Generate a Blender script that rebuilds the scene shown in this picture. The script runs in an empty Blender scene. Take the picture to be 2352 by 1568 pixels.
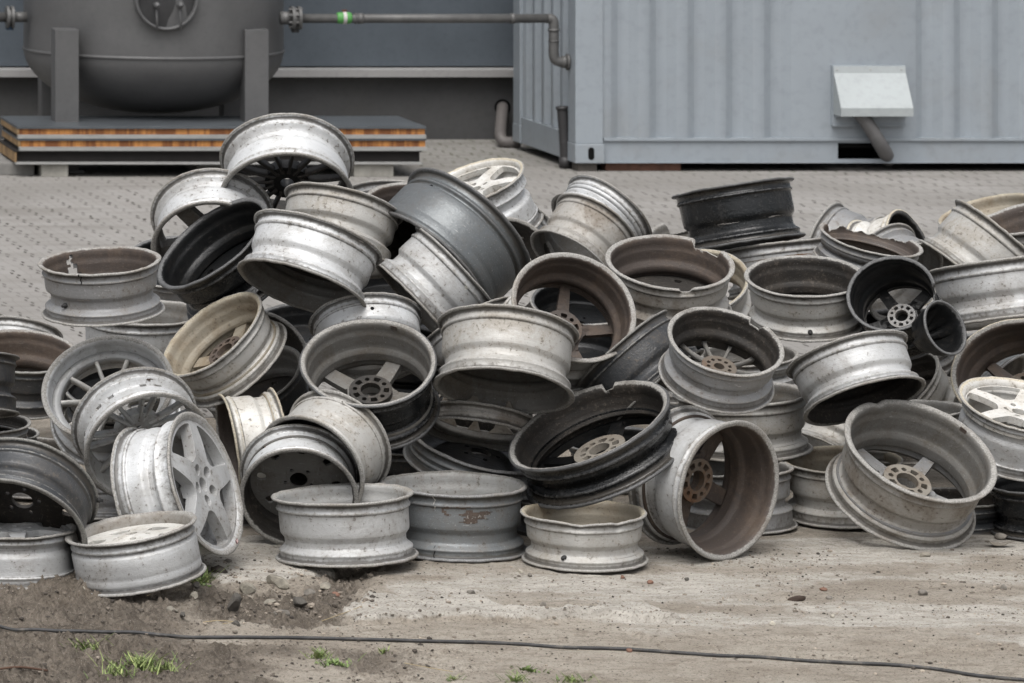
import bpy, bmesh, math, random
import numpy as np
from mathutils import Vector, Matrix
from mathutils.geometry import delaunay_2d_cdt
R = math.radians
# ---------------------------------------------------------------- camera, sky, sun, exposure
SC = bpy.context.scene
COL = SC.collection
F0, CX0, CY0, HC = 9500.0, -1384.0, -600.0, 2.65      # long lens, level, shifted right and down (units: 2352-wide picture)
cam_d = bpy.data.cameras.new('camera'); cam = bpy.data.objects.new('camera', cam_d); COL.objects.link(cam)
cam.location = (0, 0, HC); cam.rotation_euler = (R(90), 0, 0)
cam_d.sensor_fit = 'HORIZONTAL'; cam_d.sensor_width = 36.0; cam_d.lens = 36.0*F0/2352
cam_d.shift_x = (1176-CX0)/2352; cam_d.shift_y = -(784-CY0)/2352
cam_d.clip_start = 0.5; cam_d.clip_end = 2000
cam_d.dof.use_dof = True; cam_d.dof.focus_distance = 13.5; cam_d.dof.aperture_fstop = 10.0
SC.camera = cam
SUN_EL, SUN_AZ = R(62), R(200)
wd = bpy.data.worlds.new('World'); SC.world = wd; wd.use_nodes = True
nt = wd.node_tree; nt.nodes.clear()
sky = nt.nodes.new('ShaderNodeTexSky'); sky.sky_type = 'NISHITA'; sky.sun_disc = False
sky.sun_elevation = SUN_EL; sky.sun_rotation = SUN_AZ; sky.air_density = 1.0; sky.dust_density = 6.0; sky.ozone_density = 1.0
hsv = nt.nodes.new('ShaderNodeHueSaturation'); hsv.inputs['Saturation'].default_value = 0.24   # overcast: nearly colourless
bg = nt.nodes.new('ShaderNodeBackground'); bg.inputs['Strength'].default_value = 0.14
wo = nt.nodes.new('ShaderNodeOutputWorld')
nt.links.new(sky.outputs[0], hsv.inputs['Color']); nt.links.new(hsv.outputs[0], bg.inputs[0]); nt.links.new(bg.outputs[0], wo.inputs[0])
sl = bpy.data.lights.new('sun', 'SUN'); sl.energy = 0.9; sl.angle = R(50); sl.color = (1, .985, .96)
so = bpy.data.objects.new('sun', sl); COL.objects.link(so)
so.rotation_euler = (R(90)-SUN_EL, 0, math.pi-SUN_AZ)
so.location = (4, 5, 12)
SC.view_settings.view_transform = 'Standard'; SC.view_settings.look = 'None'
SC.view_settings.exposure = 0.58; SC.view_settings.gamma = 1.0
SC.cycles.max_bounces = 8; SC.cycles.diffuse_bounces = 4; SC.cycles.glossy_bounces = 4
SC.cycles.use_denoising = True

def P(x, y, d): return Vector(((x-CX0)*d/F0, d, HC-(y-CY0)*d/F0))
def G(x, y, z=0.0):
    d = (HC-z)*F0/(y-CY0); return Vector(((x-CX0)*d/F0, d, z))

# ---------------------------------------------------------------- helpers
def tag(o, label=None, cat=None, group=None, kind=None):
    if label: o['label'] = label
    if cat: o['category'] = cat
    if group: o['group'] = group
    if kind: o['kind'] = kind
    return o
def empty(name, loc=(0,0,0)):
    o = bpy.data.objects.new(name, None); COL.objects.link(o); o.location = loc; o.empty_display_size = .1
    return o
def mesh_obj(name, V, Fc, mats, parent=None, midx=None, smooth=False, attrs=None):
    me = bpy.data.meshes.new(name)
    me.from_pydata([tuple(v) for v in V], [], [tuple(int(i) for i in f) for f in Fc])
    for m in (mats if isinstance(mats, (list, tuple)) else [mats]): me.materials.append(m)
    if midx is not None: me.polygons.foreach_set('material_index', np.asarray(midx, dtype=np.int32))
    if smooth: me.polygons.foreach_set('use_smooth', np.ones(len(me.polygons), dtype=bool))
    for k, a in (attrs or {}).items():
        at = me.attributes.new(k, 'FLOAT', 'POINT'); at.data.foreach_set('value', np.asarray(a, dtype=np.float32))
    me.update()
    o = bpy.data.objects.new(name, me); COL.objects.link(o)
    if parent is not None: o.parent = parent
    return o
def grid_faces(n, m, wrap_n=False, wrap_m=False):
    i = np.arange(n if wrap_n else n-1); j = np.arange(m if wrap_m else m-1)
    I, J = np.meshgrid(i, j, indexing='ij'); I2, J2 = (I+1) % n, (J+1) % m
    return np.stack([I*m+J, I2*m+J, I2*m+J2, I*m+J2], -1).reshape(-1, 4)
def fast_mesh(name, V, quads, mats, parent=None, midx=None, attrs=None, smooth=True):
    me = bpy.data.meshes.new(name); nv, nf = len(V), len(quads)
    me.vertices.add(nv); me.vertices.foreach_set('co', np.asarray(V, dtype=np.float32).ravel())
    me.loops.add(nf*4); me.loops.foreach_set('vertex_index', np.asarray(quads, dtype=np.int32).ravel())
    me.polygons.add(nf); me.polygons.foreach_set('loop_start', np.arange(0, nf*4, 4, dtype=np.int32))
    me.polygons.foreach_set('loop_total', np.full(nf, 4, dtype=np.int32))
    if smooth: me.polygons.foreach_set('use_smooth', np.ones(nf, dtype=bool))
    for m in (mats if isinstance(mats, (list, tuple)) else [mats]): me.materials.append(m)
    if midx is not None: me.polygons.foreach_set('material_index', np.asarray(midx, dtype=np.int32))
    for k, a in (attrs or {}).items():
        at = me.attributes.new(k, 'FLOAT', 'POINT'); at.data.foreach_set('value', np.asarray(a, dtype=np.float32))
    me.update(calc_edges=True); me.validate()
    o = bpy.data.objects.new(name, me); COL.objects.link(o)
    if parent is not None: o.parent = parent
    return o
class MB:
    """collects shapes, links them as ONE mesh object"""
    def __init__(s): s.V=[]; s.F=[]; s.M=[]
    def add(s, V, Fc, m=0):
        b=len(s.V); s.V += [tuple(v) for v in V]; s.F += [tuple(int(i)+b for i in f) for f in Fc]; s.M += [m]*len(Fc)
    def box(s, x0,x1,y0,y1,z0,z1, m=0, bev=0.0):
        if bev<=0:
            V=[(x,y,z) for x in (x0,x1) for y in (y0,y1) for z in (z0,z1)]
            s.add(V, [(0,1,3,2),(4,6,7,5),(0,4,5,1),(2,3,7,6),(0,2,6,4),(1,5,7,3)], m); return
        bm = bmesh.new(); bmesh.ops.create_cube(bm, size=1)
        for v in bm.verts: v.co = ((x0+x1)/2+v.co.x*(x1-x0),(y0+y1)/2+v.co.y*(y1-y0),(z0+z1)/2+v.co.z*(z1-z0))
        bmesh.ops.bevel(bm, geom=bm.edges[:], offset=bev, segments=2, affect='EDGES', profile=.6)
        bm.verts.ensure_lookup_table()
        for i,v in enumerate(bm.verts): v.index=i
        s.add([v.co[:] for v in bm.verts], [[v.index for v in f.verts] for f in bm.faces], m); bm.free()
    def tube(s, pts, r, n=12, m=0, caps=True, rfun=None):
        pts=[Vector(p) for p in pts]; N=len(pts); rings=[]
        up=Vector((0,0,1))
        t0=(pts[1]-pts[0]).normalized(); a=t0.cross(up)
        if a.length<1e-3: a=t0.cross(Vector((1,0,0)))
        a.normalize()
        V=[]
        for i,p in enumerate(pts):
            t=(pts[min(i+1,N-1)]-pts[max(i-1,0)]).normalized()
            a=(a-t*a.dot(t)).normalized(); b=t.cross(a)
            rr=r if rfun is None else rfun(i)
            for k in range(n):
                q=2*math.pi*k/n; V.append(p+(a*math.cos(q)+b*math.sin(q))*rr)
        Fc=[(i*n+k,i*n+(k+1)%n,(i+1)*n+(k+1)%n,(i+1)*n+k) for i in range(N-1) for k in range(n)]
        if caps: Fc += [tuple(range(n))[::-1], tuple((N-1)*n+k for k in range(n))]
        s.add(V,Fc,m)
    def lathe(s, prof, c=(0,0,0), n=48, m=0, axis='z'):
        V=[];c=Vector(c)
        for (r,z) in prof:
            for k in range(n):
                q=2*math.pi*k/n
                v=(r*math.cos(q),r*math.sin(q),z)
                if axis=='x': v=(v[2],v[0],v[1])
                if axis=='y': v=(v[0],v[2],v[1])
                V.append(c+Vector(v))
        L=len(prof)
        s.add(V,[(i*n+k,i*n+(k+1)%n,(i+1)*n+(k+1)%n,(i+1)*n+k) for i in range(L-1) for k in range(n)],m)
    def build(s, name, mats, parent=None, smooth=False):
        o = mesh_obj(name, s.V, s.F, mats, parent, s.M, smooth)
        bm=bmesh.new(); bm.from_mesh(o.data); bmesh.ops.recalc_face_normals(bm, faces=bm.faces); bm.to_mesh(o.data); bm.free()
        return o
def bez(pts, n=8):
    """smooth open curve through points"""
    pts=[Vector(p) for p in pts]; out=[]
    for i in range(len(pts)-1):
        p0,p1,p2,p3=pts[max(i-1,0)],pts[i],pts[i+1],pts[min(i+2,len(pts)-1)]
        for k in range(n):
            t=k/n; out.append(.5*((2*p1)+(p2-p0)*t+(2*p0-5*p1+4*p2-p3)*t*t+(3*p1-p0-3*p2+p3)*t**3))
    out.append(pts[-1]); return out
_rs = np.random.RandomState(7); _tab = _rs.rand(512,512).astype(np.float32)
def vnoise(x, y):
    x=np.asarray(x,dtype=np.float64); y=np.asarray(y,dtype=np.float64)
    xi=np.floor(x).astype(int); yi=np.floor(y).astype(int); fx=x-xi; fy=y-yi
    fx=fx*fx*(3-2*fx); fy=fy*fy*(3-2*fy)
    a=_tab[xi%512,yi%512]; b=_tab[(xi+1)%512,yi%512]; c=_tab[xi%512,(yi+1)%512]; d=_tab[(xi+1)%512,(yi+1)%512]
    return (a*(1-fx)+b*fx)*(1-fy)+(c*(1-fx)+d*fx)*fy
def fbm(x, y, o=4, g=.5):
    s=0; a=1; t=0
    for i in range(o): s=s+a*vnoise(x*2**i+17*i,y*2**i+31*i); t+=a; a*=g
    return s/t
# ---------------------------------------------------------------- materials
class NT:
    def __init__(s, name):
        s.m=bpy.data.materials.new(name); s.m.use_nodes=True; s.t=s.m.node_tree; s.t.nodes.clear()
        s.out=s.n('ShaderNodeOutputMaterial'); s.b=s.n('ShaderNodeBsdfPrincipled'); s.l(s.b.outputs[0], s.out.inputs[0])
    def n(s, t, **k):
        q=s.t.nodes.new(t)
        for a,v in k.items(): setattr(q,a,v)
        return q
    def l(s,a,b): s.t.links.new(a,b)
    def put(s, sock, v):
        if hasattr(v,'is_linked'): s.l(v,sock)
        else: sock.default_value = v
    def math(s, op, a, b=0.0, clamp=False):
        q=s.n('ShaderNodeMath',operation=op,use_clamp=clamp); s.put(q.inputs[0],a); s.put(q.inputs[1],b); return q.outputs[0]
    def ramp(s, v, lo, hi, a=0.0, b=1.0):
        q=s.n('ShaderNodeMapRange',interpolation_type='SMOOTHSTEP'); s.put(q.inputs[0],v)
        q.inputs[1].default_value=lo; q.inputs[2].default_value=hi; q.inputs[3].default_value=a; q.inputs[4].default_value=b; return q.outputs[0]
    def mix(s, f, a, b, mode='MIX'):
        q=s.n('ShaderNodeMix',data_type='RGBA',blend_type=mode); s.put(q.inputs[0],f)
        for i,c in ((6,a),(7,b)):
            if isinstance(c,(tuple,list)): q.inputs[i].default_value=(c[0],c[1],c[2],1)
            else: s.l(c,q.inputs[i])
        return q.outputs[2]
    def coord(s, scale=(1,1,1), rand=True, space='Object', rot=(0,0,0)):
        tc=s.n('ShaderNodeTexCoord'); mp=s.n('ShaderNodeMapping'); mp.inputs['Scale'].default_value=scale; mp.inputs['Rotation'].default_value=rot
        v=tc.outputs[space]
        if rand:
            oi=s.n('ShaderNodeObjectInfo'); mu=s.n('ShaderNodeVectorMath',operation='MULTIPLY_ADD'); 
            cb=s.n('ShaderNodeCombineXYZ')
            for i in range(3): s.l(oi.outputs['Random'],cb.inputs[i])
            s.l(cb.outputs[0],mu.inputs[0]); mu.inputs[1].default_value=(31,17,23); s.l(v,mu.inputs[2]); v=mu.outputs[0]
        s.l(v,mp.inputs[0]); return mp.outputs[0]
    def noise(s, vec, scale, detail=4, rough=.55, dist=0.0):
        q=s.n('ShaderNodeTexNoise'); q.inputs['Scale'].default_value=scale; q.inputs['Detail'].default_value=detail
        q.inputs['Roughness'].default_value=rough; q.inputs['Distortion'].default_value=dist; s.l(vec,q.inputs['Vector']); return q.outputs['Fac']
    def attr(s, name):
        q=s.n('ShaderNodeAttribute'); q.attribute_name=name; return q.outputs['Fac']
    def bump(s, h, strength=.3, dist=.01):
        q=s.n('ShaderNodeBump'); q.inputs['Strength'].default_value=strength; q.inputs['Distance'].default_value=dist
        s.l(h,q.inputs['Height']); s.l(q.outputs[0],s.b.inputs['Normal'])
    def set(s, col=None, rough=None, metal=None, spec=None):
        if col is not None:
            if isinstance(col,(tuple,list)): s.b.inputs['Base Color'].default_value=(*col[:3],1)
            else: s.l(col,s.b.inputs['Base Color'])
        if rough is not None: s.put(s.b.inputs['Roughness'],rough)
        if metal is not None: s.put(s.b.inputs['Metallic'],metal)
        if spec is not None: s.b.inputs['Specular IOR Level'].default_value=spec
        return s.m
def rim_mat(name, base, metal, rough, dirt=(.16,.135,.105), dirt_amt=.35, scr=(.75,.75,.75), scr_amt=.0, chip=(.10,.085,.07), chip_amt=.62, edge=(.33,.32,.30), edge_amt=1.0):
    t=NT(name); v=t.coord()
    n1=t.noise(v,7,5,.62,.6); n2=t.noise(v,70,4,.65); n3=t.noise(v,210,2,.5)
    ring=t.noise(t.coord((2,2,55)),3,3,.6)
    big=t.noise(v,2.6,3,.6,.8)
    c=t.mix(t.ramp(big,.35,.7,.0,.55), base, tuple(x*.66 for x in base)); c=t.mix(t.ramp(n1,.35,.75,.0,.40), c, tuple(x*.74 for x in base))
    c=t.mix(t.ramp(ring,.5,.85,0,.35), c, tuple(x*.6 for x in base))
    d=t.math('MULTIPLY', t.ramp(t.math('ADD',t.math('MULTIPLY',n1,.7),t.math('MULTIPLY',n2,.3)),.42,.64), dirt_amt)
    c=t.mix(d, c, dirt)
    sc1=t.noise(t.coord((4,70,26),rot=(.5,.9,.3)),6,3,.5,.3); sc2=t.noise(t.coord((60,5,30),rot=(.2,.4,1.0)),6,3,.5,.3)
    s=t.ramp(t.math('MAXIMUM',sc1,sc2),.655,.73)
    c=t.mix(t.math('MULTIPLY',s,scr_amt), c, scr)
    s2=t.ramp(t.math('MAXIMUM',t.noise(t.coord((34,5,24),rot=(.9,.2,.5)),5,4,.65,.6),t.noise(t.coord((6,30,20),rot=(.3,.8,.1)),5,4,.65,.6)),.645,.70)
    c=t.mix(t.math('MULTIPLY',s2,chip_amt), c, chip)
    ch=t.ramp(t.math('ADD',n2,t.math('MULTIPLY',n1,.3)),.765,.815); c=t.mix(t.math('MULTIPLY',ch,chip_amt), c, chip)
    we=t.attr('wear'); gr=t.attr('grime')
    ed=t.ramp(t.math('ADD',we,t.math('MULTIPLY',t.math('SUBTRACT',n2,.5),1.1)),.35,.75)
    edc=t.mix(t.ramp(n3,.35,.65), edge, tuple(x*.62 for x in edge))
    edc=t.mix(t.ramp(n1,.45,.7,0,.5), edc, dirt)
    c=t.mix(t.math('MULTIPLY',ed,edge_amt), c, edc)
    gf=t.ramp(t.math('ADD',gr,t.math('MULTIPLY',t.math('SUBTRACT',t.math('ADD',t.math('MULTIPLY',n2,.6),t.math('MULTIPLY',n1,.6)),.6),1.3)),.38,1.05,0,.85)
    c=t.mix(gf, c, (.045,.04,.034))
    m=t.math('MULTIPLY', t.math('SUBTRACT',1.0,t.math('MAXIMUM',t.math('MAXIMUM',d,t.math('MULTIPLY',ed,.7)),gf),True), metal)
    ro=t.math('ADD', rough, t.math('MULTIPLY',t.math('MAXIMUM',d,ed),.25))
    t.bump(t.math('ADD',t.math('ADD',n2,t.math('MULTIPLY',n3,.4)),t.math('MULTIPLY',ring,.35)),.35,.004)
    return t.set(c,ro,m,.4)
M={}
M['bright']=rim_mat('silver_paint_bright',(.60,.61,.615),.26,.45,dirt_amt=.34)
M['silver']=rim_mat('silver_paint',(.47,.475,.475),.26,.47,dirt_amt=.42)
M['warm']=rim_mat('silver_paint_dusty',(.42,.412,.392),.22,.50,dirt=(.24,.21,.165),dirt_amt=.6)
M['beige']=rim_mat('silver_paint_muddy',(.37,.356,.33),.2,.55,dirt=(.18,.152,.122),dirt_amt=.85,chip_amt=.75)
M['grey']=rim_mat('grey_paint',(.25,.252,.254),.25,.5,dirt_amt=.4,scr_amt=.3)
M['steel']=rim_mat('blue_grey_paint',(.19,.203,.21),.3,.45,dirt_amt=.3,scr_amt=.25,edge=(.24,.24,.24))
M['gun']=rim_mat('gunmetal_paint',(.125,.135,.14),.4,.36,dirt=(.1,.09,.08),dirt_amt=.25,scr_amt=.2,edge=(.13,.13,.13),chip_amt=.3)
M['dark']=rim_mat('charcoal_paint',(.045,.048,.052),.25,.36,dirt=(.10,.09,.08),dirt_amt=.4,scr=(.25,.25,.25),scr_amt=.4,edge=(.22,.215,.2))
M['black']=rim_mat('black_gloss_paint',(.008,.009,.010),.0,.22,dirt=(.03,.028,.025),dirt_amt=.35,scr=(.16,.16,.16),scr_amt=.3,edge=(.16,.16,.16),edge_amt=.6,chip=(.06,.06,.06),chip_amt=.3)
M['white']=rim_mat('white_paint',(.62,.61,.58),.08,.45,dirt=(.30,.26,.20),dirt_amt=.5,edge=(.52,.47,.37))
M['in_silver']=rim_mat('silver_inside_dusty',(.44,.44,.43),.3,.5,dirt=(.22,.19,.15),dirt_amt=.55)
M['in_grey']=rim_mat('grey_inside_dusty',(.165,.16,.15),.2,.6,dirt=(.10,.088,.072),dirt_amt=.8,scr_amt=.2)
M['in_tan']=rim_mat('tan_inside_stained',(.31,.28,.225),.15,.55,dirt=(.19,.14,.085),dirt_amt=.7,edge=(.40,.36,.28))
M['in_brown']=rim_mat('brake_dust_inside',(.066,.053,.046),.05,.62,dirt=(.115,.082,.06),dirt_amt=.6,scr=(.3,.27,.24),scr_amt=.25)
M['in_dark']=rim_mat('dark_inside',(.028,.0255,.023),.1,.55,dirt=(.055,.045,.036),dirt_amt=.5,scr=(.3,.28,.26),scr_amt=.3)
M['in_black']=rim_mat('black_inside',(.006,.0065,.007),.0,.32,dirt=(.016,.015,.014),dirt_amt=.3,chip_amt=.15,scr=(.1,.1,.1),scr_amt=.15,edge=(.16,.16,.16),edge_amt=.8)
M['rust']=rim_mat('rusty_hub',(.125,.105,.085),.1,.7,dirt=(.125,.058,.024),dirt_amt=.8,chip=(.05,.03,.02))
M['hub_dust']=rim_mat('dusty_hub',(.225,.205,.175),.1,.65,dirt=(.12,.09,.062),dirt_amt=.6)
M['torn']=rim_mat('torn_metal',(.50,.49,.46),.5,.5,dirt=(.2,.14,.1),dirt_amt=.5)
def plain(name, col, rough=.6, metal=0.0, var=.25, scale=8, spec=.4, bump=0.0, dirt=None, dirt_amt=0.0):
    t=NT(name); v=t.coord(); n=t.noise(v,scale,5,.6); n2=t.noise(v,scale*9,3,.6)
    c=t.mix(t.ramp(n,.3,.7), tuple(x*(1-var) for x in col), tuple(min(1,x*(1+var*.6)) for x in col))
    c=t.mix(t.ramp(n2,.45,.75,0,.25), c, tuple(x*.6 for x in col))
    if dirt: c=t.mix(t.ramp(t.noise(v,scale*.6,6,.7,.4),.5,.72,0,dirt_amt), c, dirt)
    if bump: t.bump(n2,bump,.004)
    return t.set(c,rough,metal,spec)
M['rubber']=plain('black_rubber',(.018,.018,.018),.6)
M['hole']=plain('hole_shade_black',(.006,.006,.006),.9,spec=.1)  # near-black colour standing in for the shade inside holes and pockets

# ---------------------------------------------------------------- the ground
def poly_mask(px, py, poly):
    c=np.zeros(px.shape,bool); n=len(poly); j=n-1
    for i in range(n):
        xi,yi=poly[i]; xj,yj=poly[j]
        cond=((yi>py)!=(yj>py)); 
        c ^= cond & (px < (xj-xi)*(py-yi)/(yj-yi+1e-9)+xi); j=i
    return c.astype(np.float64)
def blur(a,k):
    for ax in (0,1):
        p=np.apply_along_axis(lambda m:np.convolve(np.pad(m,k,mode='edge'),np.ones(2*k+1)/(2*k+1),'valid'),ax,a); a=p
    return a
def ground():
    xs=np.concatenate([[-400,-150,-60,-25,-10,-4,-1,.4,1.0],np.arange(1.40,5.85,.0062),[6.1,6.6,7.5,9,12,16,25,45,90,200,420]])
    ys=np.concatenate([[-300,-120,-50,-20,-5,2,6,8,9.5,10.4,10.9,11.15],np.arange(11.3,13.55,.0062),np.arange(13.56,13.78,.02),np.arange(13.8,17,.06),[17.5,18.5,20,23,27,35,60,120,260,500]])
    X,Y=np.meshgrid(xs,ys,indexing='ij')
    Ys=np.maximum(Y,3.0)
    px=X*F0/Ys+CX0; py=CY0+HC*F0/Ys
    wob=(fbm(X*9,Y*9,4)-.5)
    wx=px+wob*70; wy=py+(fbm(X*7+40,Y*7+9,4)-.5)*45
    slabA=poly_mask(wx,wy,[(455,1225),(468,1300),(500,1345),(560,1338),(640,1330),(728,1322),(748,1296),(760,1225)])
    lip2=poly_mask(wx,wy,[(795,1425),(805,1395),(850,1378),(960,1372),(1100,1388),(1230,1400),(1500,1412),(1560,1425),(1100,1428)])
    slabB=poly_mask(wx,wy,[(828,1335),(870,1310),(940,1290),(1200,1230),(3000,1180),(3000,1475),(1900,1470),(1500,1452),(1250,1430),(1000,1370),(880,1362)])
    soil=np.clip((560-px)/260,0,1)*np.clip((py-1240)/30,0,1)
    soil=np.maximum(soil, np.clip((fbm(X*3.1,Y*3.1,3)-.40)*5,0,1)*np.clip((1150-px)/500,0,1)*np.clip((py-1462)/22,0,1))
    hollow=poly_mask(wx,wy,[(728,1262),(742,1330),(700,1345),(560,1352),(470,1352),(480,1420),(700,1432),(790,1420),(812,1375),(848,1322),(868,1262)])
    slabA=blur(slabA,1); slabB=blur(slabB,4); lip2=blur(lip2,1); hollow=blur(hollow,7); soil=blur(soil,6)
    back=np.clip((1268-py)/20,0,1)     # darker soil mix under the pile
    near=np.clip((py-1225)/10,0,1)*np.clip((1640-py)/10,0,1)*((X>1.3)&(X<5.9))
    h=-.010 + .012*soil*(py<1440) - .024*hollow
    h+=.014*slabA+.007*slabB+.026*lip2
    mound=np.exp(-((px-60)/130)**2-((py-1352)/16)**2)*.034+np.exp(-((px-210)/80)**2-((py-1366)/13)**2)*.030+np.exp(-((px-480)/60)**2-((py-1352)/10)**2)*.012
    h+=mound
    clod=np.abs(fbm(X*24+3,Y*24+8,4,.55)-.5)*2; clod2=np.maximum(fbm(X*48+7,Y*48+3,3,.6)-.52,0)
    rough=np.clip(.20+1.1*soil+1.1*hollow-.30*slabB-.2*slabA,.10,1.4)
    cab=np.interp(px,[-30,400,600,1000,1176,1500,1850,2150,2352],[1439,1457,1458,1467,1472,1489,1511,1530,1555]); calm=1-.75*np.exp(-((py-cab-2)/9)**2)
    h+=near*rough*calm*((fbm(X*9,Y*9,3)-.5)*.030-(clod-.30)*.020+(clod2-.02)*.070)
    h+=near*(slabA+lip2+.6*slabB)*((fbm(X*20,Y*10,5,.6)-.5)*.016)
    # cracks in the concrete on the right
    for (pts,dep) in (([(1430,1440),(1465,1452),(1490,1458),(1520,1480),(1545,1486)],.010),([(1640,1478),(1665,1492),(1690,1505)],.008),([(1560,1490),(1800,1505),(2060,1492),(2352,1478)],.009),([(1700,1455),(1780,1462),(1900,1460),(2050,1452)],.006)):
        for i in range(len(pts)-1):
            a,b=np.array(pts[i],float),np.array(pts[i+1],float); ab=b-a; L=ab@ab
            t=np.clip(((px-a[0])*ab[0]+(py-a[1])*ab[1])/L,0,1)
            dd=np.hypot(px+wob*14-a[0]-t*ab[0],(py-a[1]-t*ab[1]+wob*8)*1.8)
            h-=dep*np.exp(-(dd/4.5)**2)
    h=np.where((Y>17)|(Y<11.2)|(X<1.3)|(X>5.9),-.020,h)
    V=np.stack([X,Y,h],-1).reshape(-1,3)
    t=NT('yard_soil'); v=t.coord(rand=False)
    n1=t.noise(v,2.2,6,.65,.5); n2=t.noise(v,16,6,.7); n3=t.noise(v,120,4,.7); n4=t.noise(t.coord((1.0,3.2,1),False),7,5,.7,.6); n5=t.noise(v,340,2,.6)
    sand=t.mix(t.ramp(n1,.35,.65),(.30,.265,.22),(.385,.348,.295)); sand=t.mix(t.ramp(n4,.48,.64,0,.75),sand,(.225,.193,.157)); sand=t.mix(t.ramp(t.noise(v,28,5,.75),.50,.70,0,.6),sand,(.19,.162,.13))
    conc=t.mix(t.ramp(n4,.36,.64),(.37,.345,.305),(.52,.49,.44)); conc=t.mix(t.ramp(n2,.55,.75,0,.6),conc,(.25,.225,.185))
    dark=t.mix(t.ramp(n2,.3,.7),(.078,.066,.054),(.205,.176,.145)); dark=t.mix(t.ramp(n1,.5,.7,0,.5),dark,(.155,.130,.104))
    sb=t.attr('slab'); so_=t.attr('soil')
    c=t.mix(t.ramp(t.math('ADD',sb,t.math('MULTIPLY',t.math('SUBTRACT',n2,.5),.9)),.35,.75),sand,conc)
    c=t.mix(t.ramp(t.math('ADD',so_,t.math('MULTIPLY',t.math('SUBTRACT',n2,.5),1.1)),.25,.75),c,dark)
    c=t.mix(t.ramp(n3,.53,.66,0,.7),c,(.085,.068,.052)); c=t.mix(t.ramp(n5,.62,.70,0,.5),c,(.50,.47,.42)); c=t.mix(t.ramp(t.noise(v,60,3,.6),.66,.74,0,.6),c,(.10,.072,.05))
    t.bump(t.math('ADD',t.math('ADD',n3,t.math('MULTIPLY',n5,.6)),t.math('MULTIPLY',n2,.8)),1.0,.009)
    m=t.set(c,.95,0,.15)
    soilA=np.clip(soil+hollow*.78+back*.45*(fbm(X*5,Y*5,3)+.3)+.35*np.clip((py-1462)/30,0,1)*np.clip((1000-px)/600,0,1),0,1)*(1-.85*np.clip(slabA,0,1))
    slabT=np.clip(slabA+lip2+slabB*(.35+1.2*(fbm(X*2.3+5,Y*6.5,3)-.32)),0,1)
    o=fast_mesh('ground',V,grid_faces(len(xs),len(ys)),m,None,None,dict(slab=slabT.ravel(),soil=soilA.ravel()))
    tag(o,kind='structure')
    return xs,ys,h
GX,GY,GH=ground()
def gz(x,y):
    i=min(max(np.searchsorted(GX,x)-1,0),len(GX)-2); j=min(max(np.searchsorted(GY,y)-1,0),len(GY)-2); return float(GH[i:i+2,j:j+2].max())
def GG(px,py):
    p=G(px,py,-.01); p.z=gz(p.x,p.y); return p
def paving():
    t=NT('concrete_pavers'); tc=t.n('ShaderNodeTexCoord'); mp=t.n('ShaderNodeMapping'); mp.inputs['Rotation'].default_value=(0,0,R(-3.6)); t.l(tc.outputs['Object'],mp.inputs[0])
    sx=t.n('ShaderNodeSeparateXYZ'); t.l(mp.outputs[0],sx.inputs[0])
    wv=t.noise(mp.outputs[0],1.3,2)
    wf=t.noise(mp.outputs[0],9,2); u=t.math('ADD',t.math('MULTIPLY',sx.outputs[0],1/.135),t.math('ADD',t.math('MULTIPLY',wv,.5),t.math('MULTIPLY',wf,.35))); vv=t.math('ADD',t.math('MULTIPLY',sx.outputs[1],1/.165),t.math('MULTIPLY',wf,.3))
    iu=t.math('FLOOR',u); fu=t.math('FRACT',u); fv=t.math('FRACT',vv); iv=t.math('FLOOR',vv)
    # dark notches between the interlocking stones, stepping left and right along each row
    def spot(cu,cv,ru,rv):
        a=t.math('POWER',t.math('DIVIDE',t.math('SUBTRACT',fu,cu),ru),2); b=t.math('POWER',t.math('DIVIDE',t.math('SUBTRACT',fv,cv),rv),2)
        return t.math('SUBTRACT',1.0,t.math('ADD',a,b),True)
    sp=t.math('MAXIMUM',spot(.42,.27,.065,.25),spot(.58,.77,.065,.25))
    rn=t.n('ShaderNodeTexWhiteNoise',noise_dimensions='2D'); cb=t.n('ShaderNodeCombineXYZ'); t.l(iu,cb.inputs[0]); t.l(iv,cb.inputs[1]); t.l(cb.outputs[0],rn.inputs['Vector'])
    big=t.noise(mp.outputs[0],.55,4,.6); fine=t.noise(mp.outputs[0],40,4,.7); st=t.noise(t.coord((.5,2.2,1),False),1.4,5,.65)
    spf=t.math('MULTIPLY',t.math('MULTIPLY',t.ramp(sp,.05,.5),t.ramp(rn.outputs[0],.0,.6,.35,1.0)),t.ramp(big,.35,.62,.45,1.0))
    jt=t.math('MAXIMUM',t.ramp(t.math('ABSOLUTE',t.math('SUBTRACT',fv,.5)),.455,.5),0.0)
    c=t.mix(t.ramp(big,.35,.65),(.205,.196,.184),(.262,.252,.240))
    c=t.mix(t.math('MULTIPLY',rn.outputs[0],.16),c,(.165,.152,.136))
    c=t.mix(t.ramp(st,.48,.68,0,.5),c,(.15,.140,.126)); c=t.mix(t.math('MULTIPLY',t.math('MAXIMUM',jt,t.math('MULTIPLY',t.ramp(t.math('ABSOLUTE',t.math('SUBTRACT',fu,.5)),.44,.5),.5)),.5),c,(.12,.11,.095)); c=t.mix(t.ramp(fine,.55,.75,0,.25),c,(.2,.18,.16))
    gn=t.ramp(sx.outputs[1],24.2,26.0)
    dk=t.mix(t.math('MULTIPLY',gn,t.ramp(fine,.35,.6)),(.052,.047,.040),(.070,.085,.030))
    c=t.mix(spf,c,dk); c=t.mix(t.math('MULTIPLY',gn,t.ramp(fine,.52,.68,0,.45)),c,(.11,.13,.05))
    t.bump(t.math('SUBTRACT',fine,t.math('MULTIPLY',spf,1.5)),.4,.004)
    m=t.set(c,.9,0,.2)
    b=MB(); b.box(-60,90,16.2,27.42,-.016,-.004)
    o=b.build('paving',m); tag(o,kind='structure')
paving()
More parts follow.
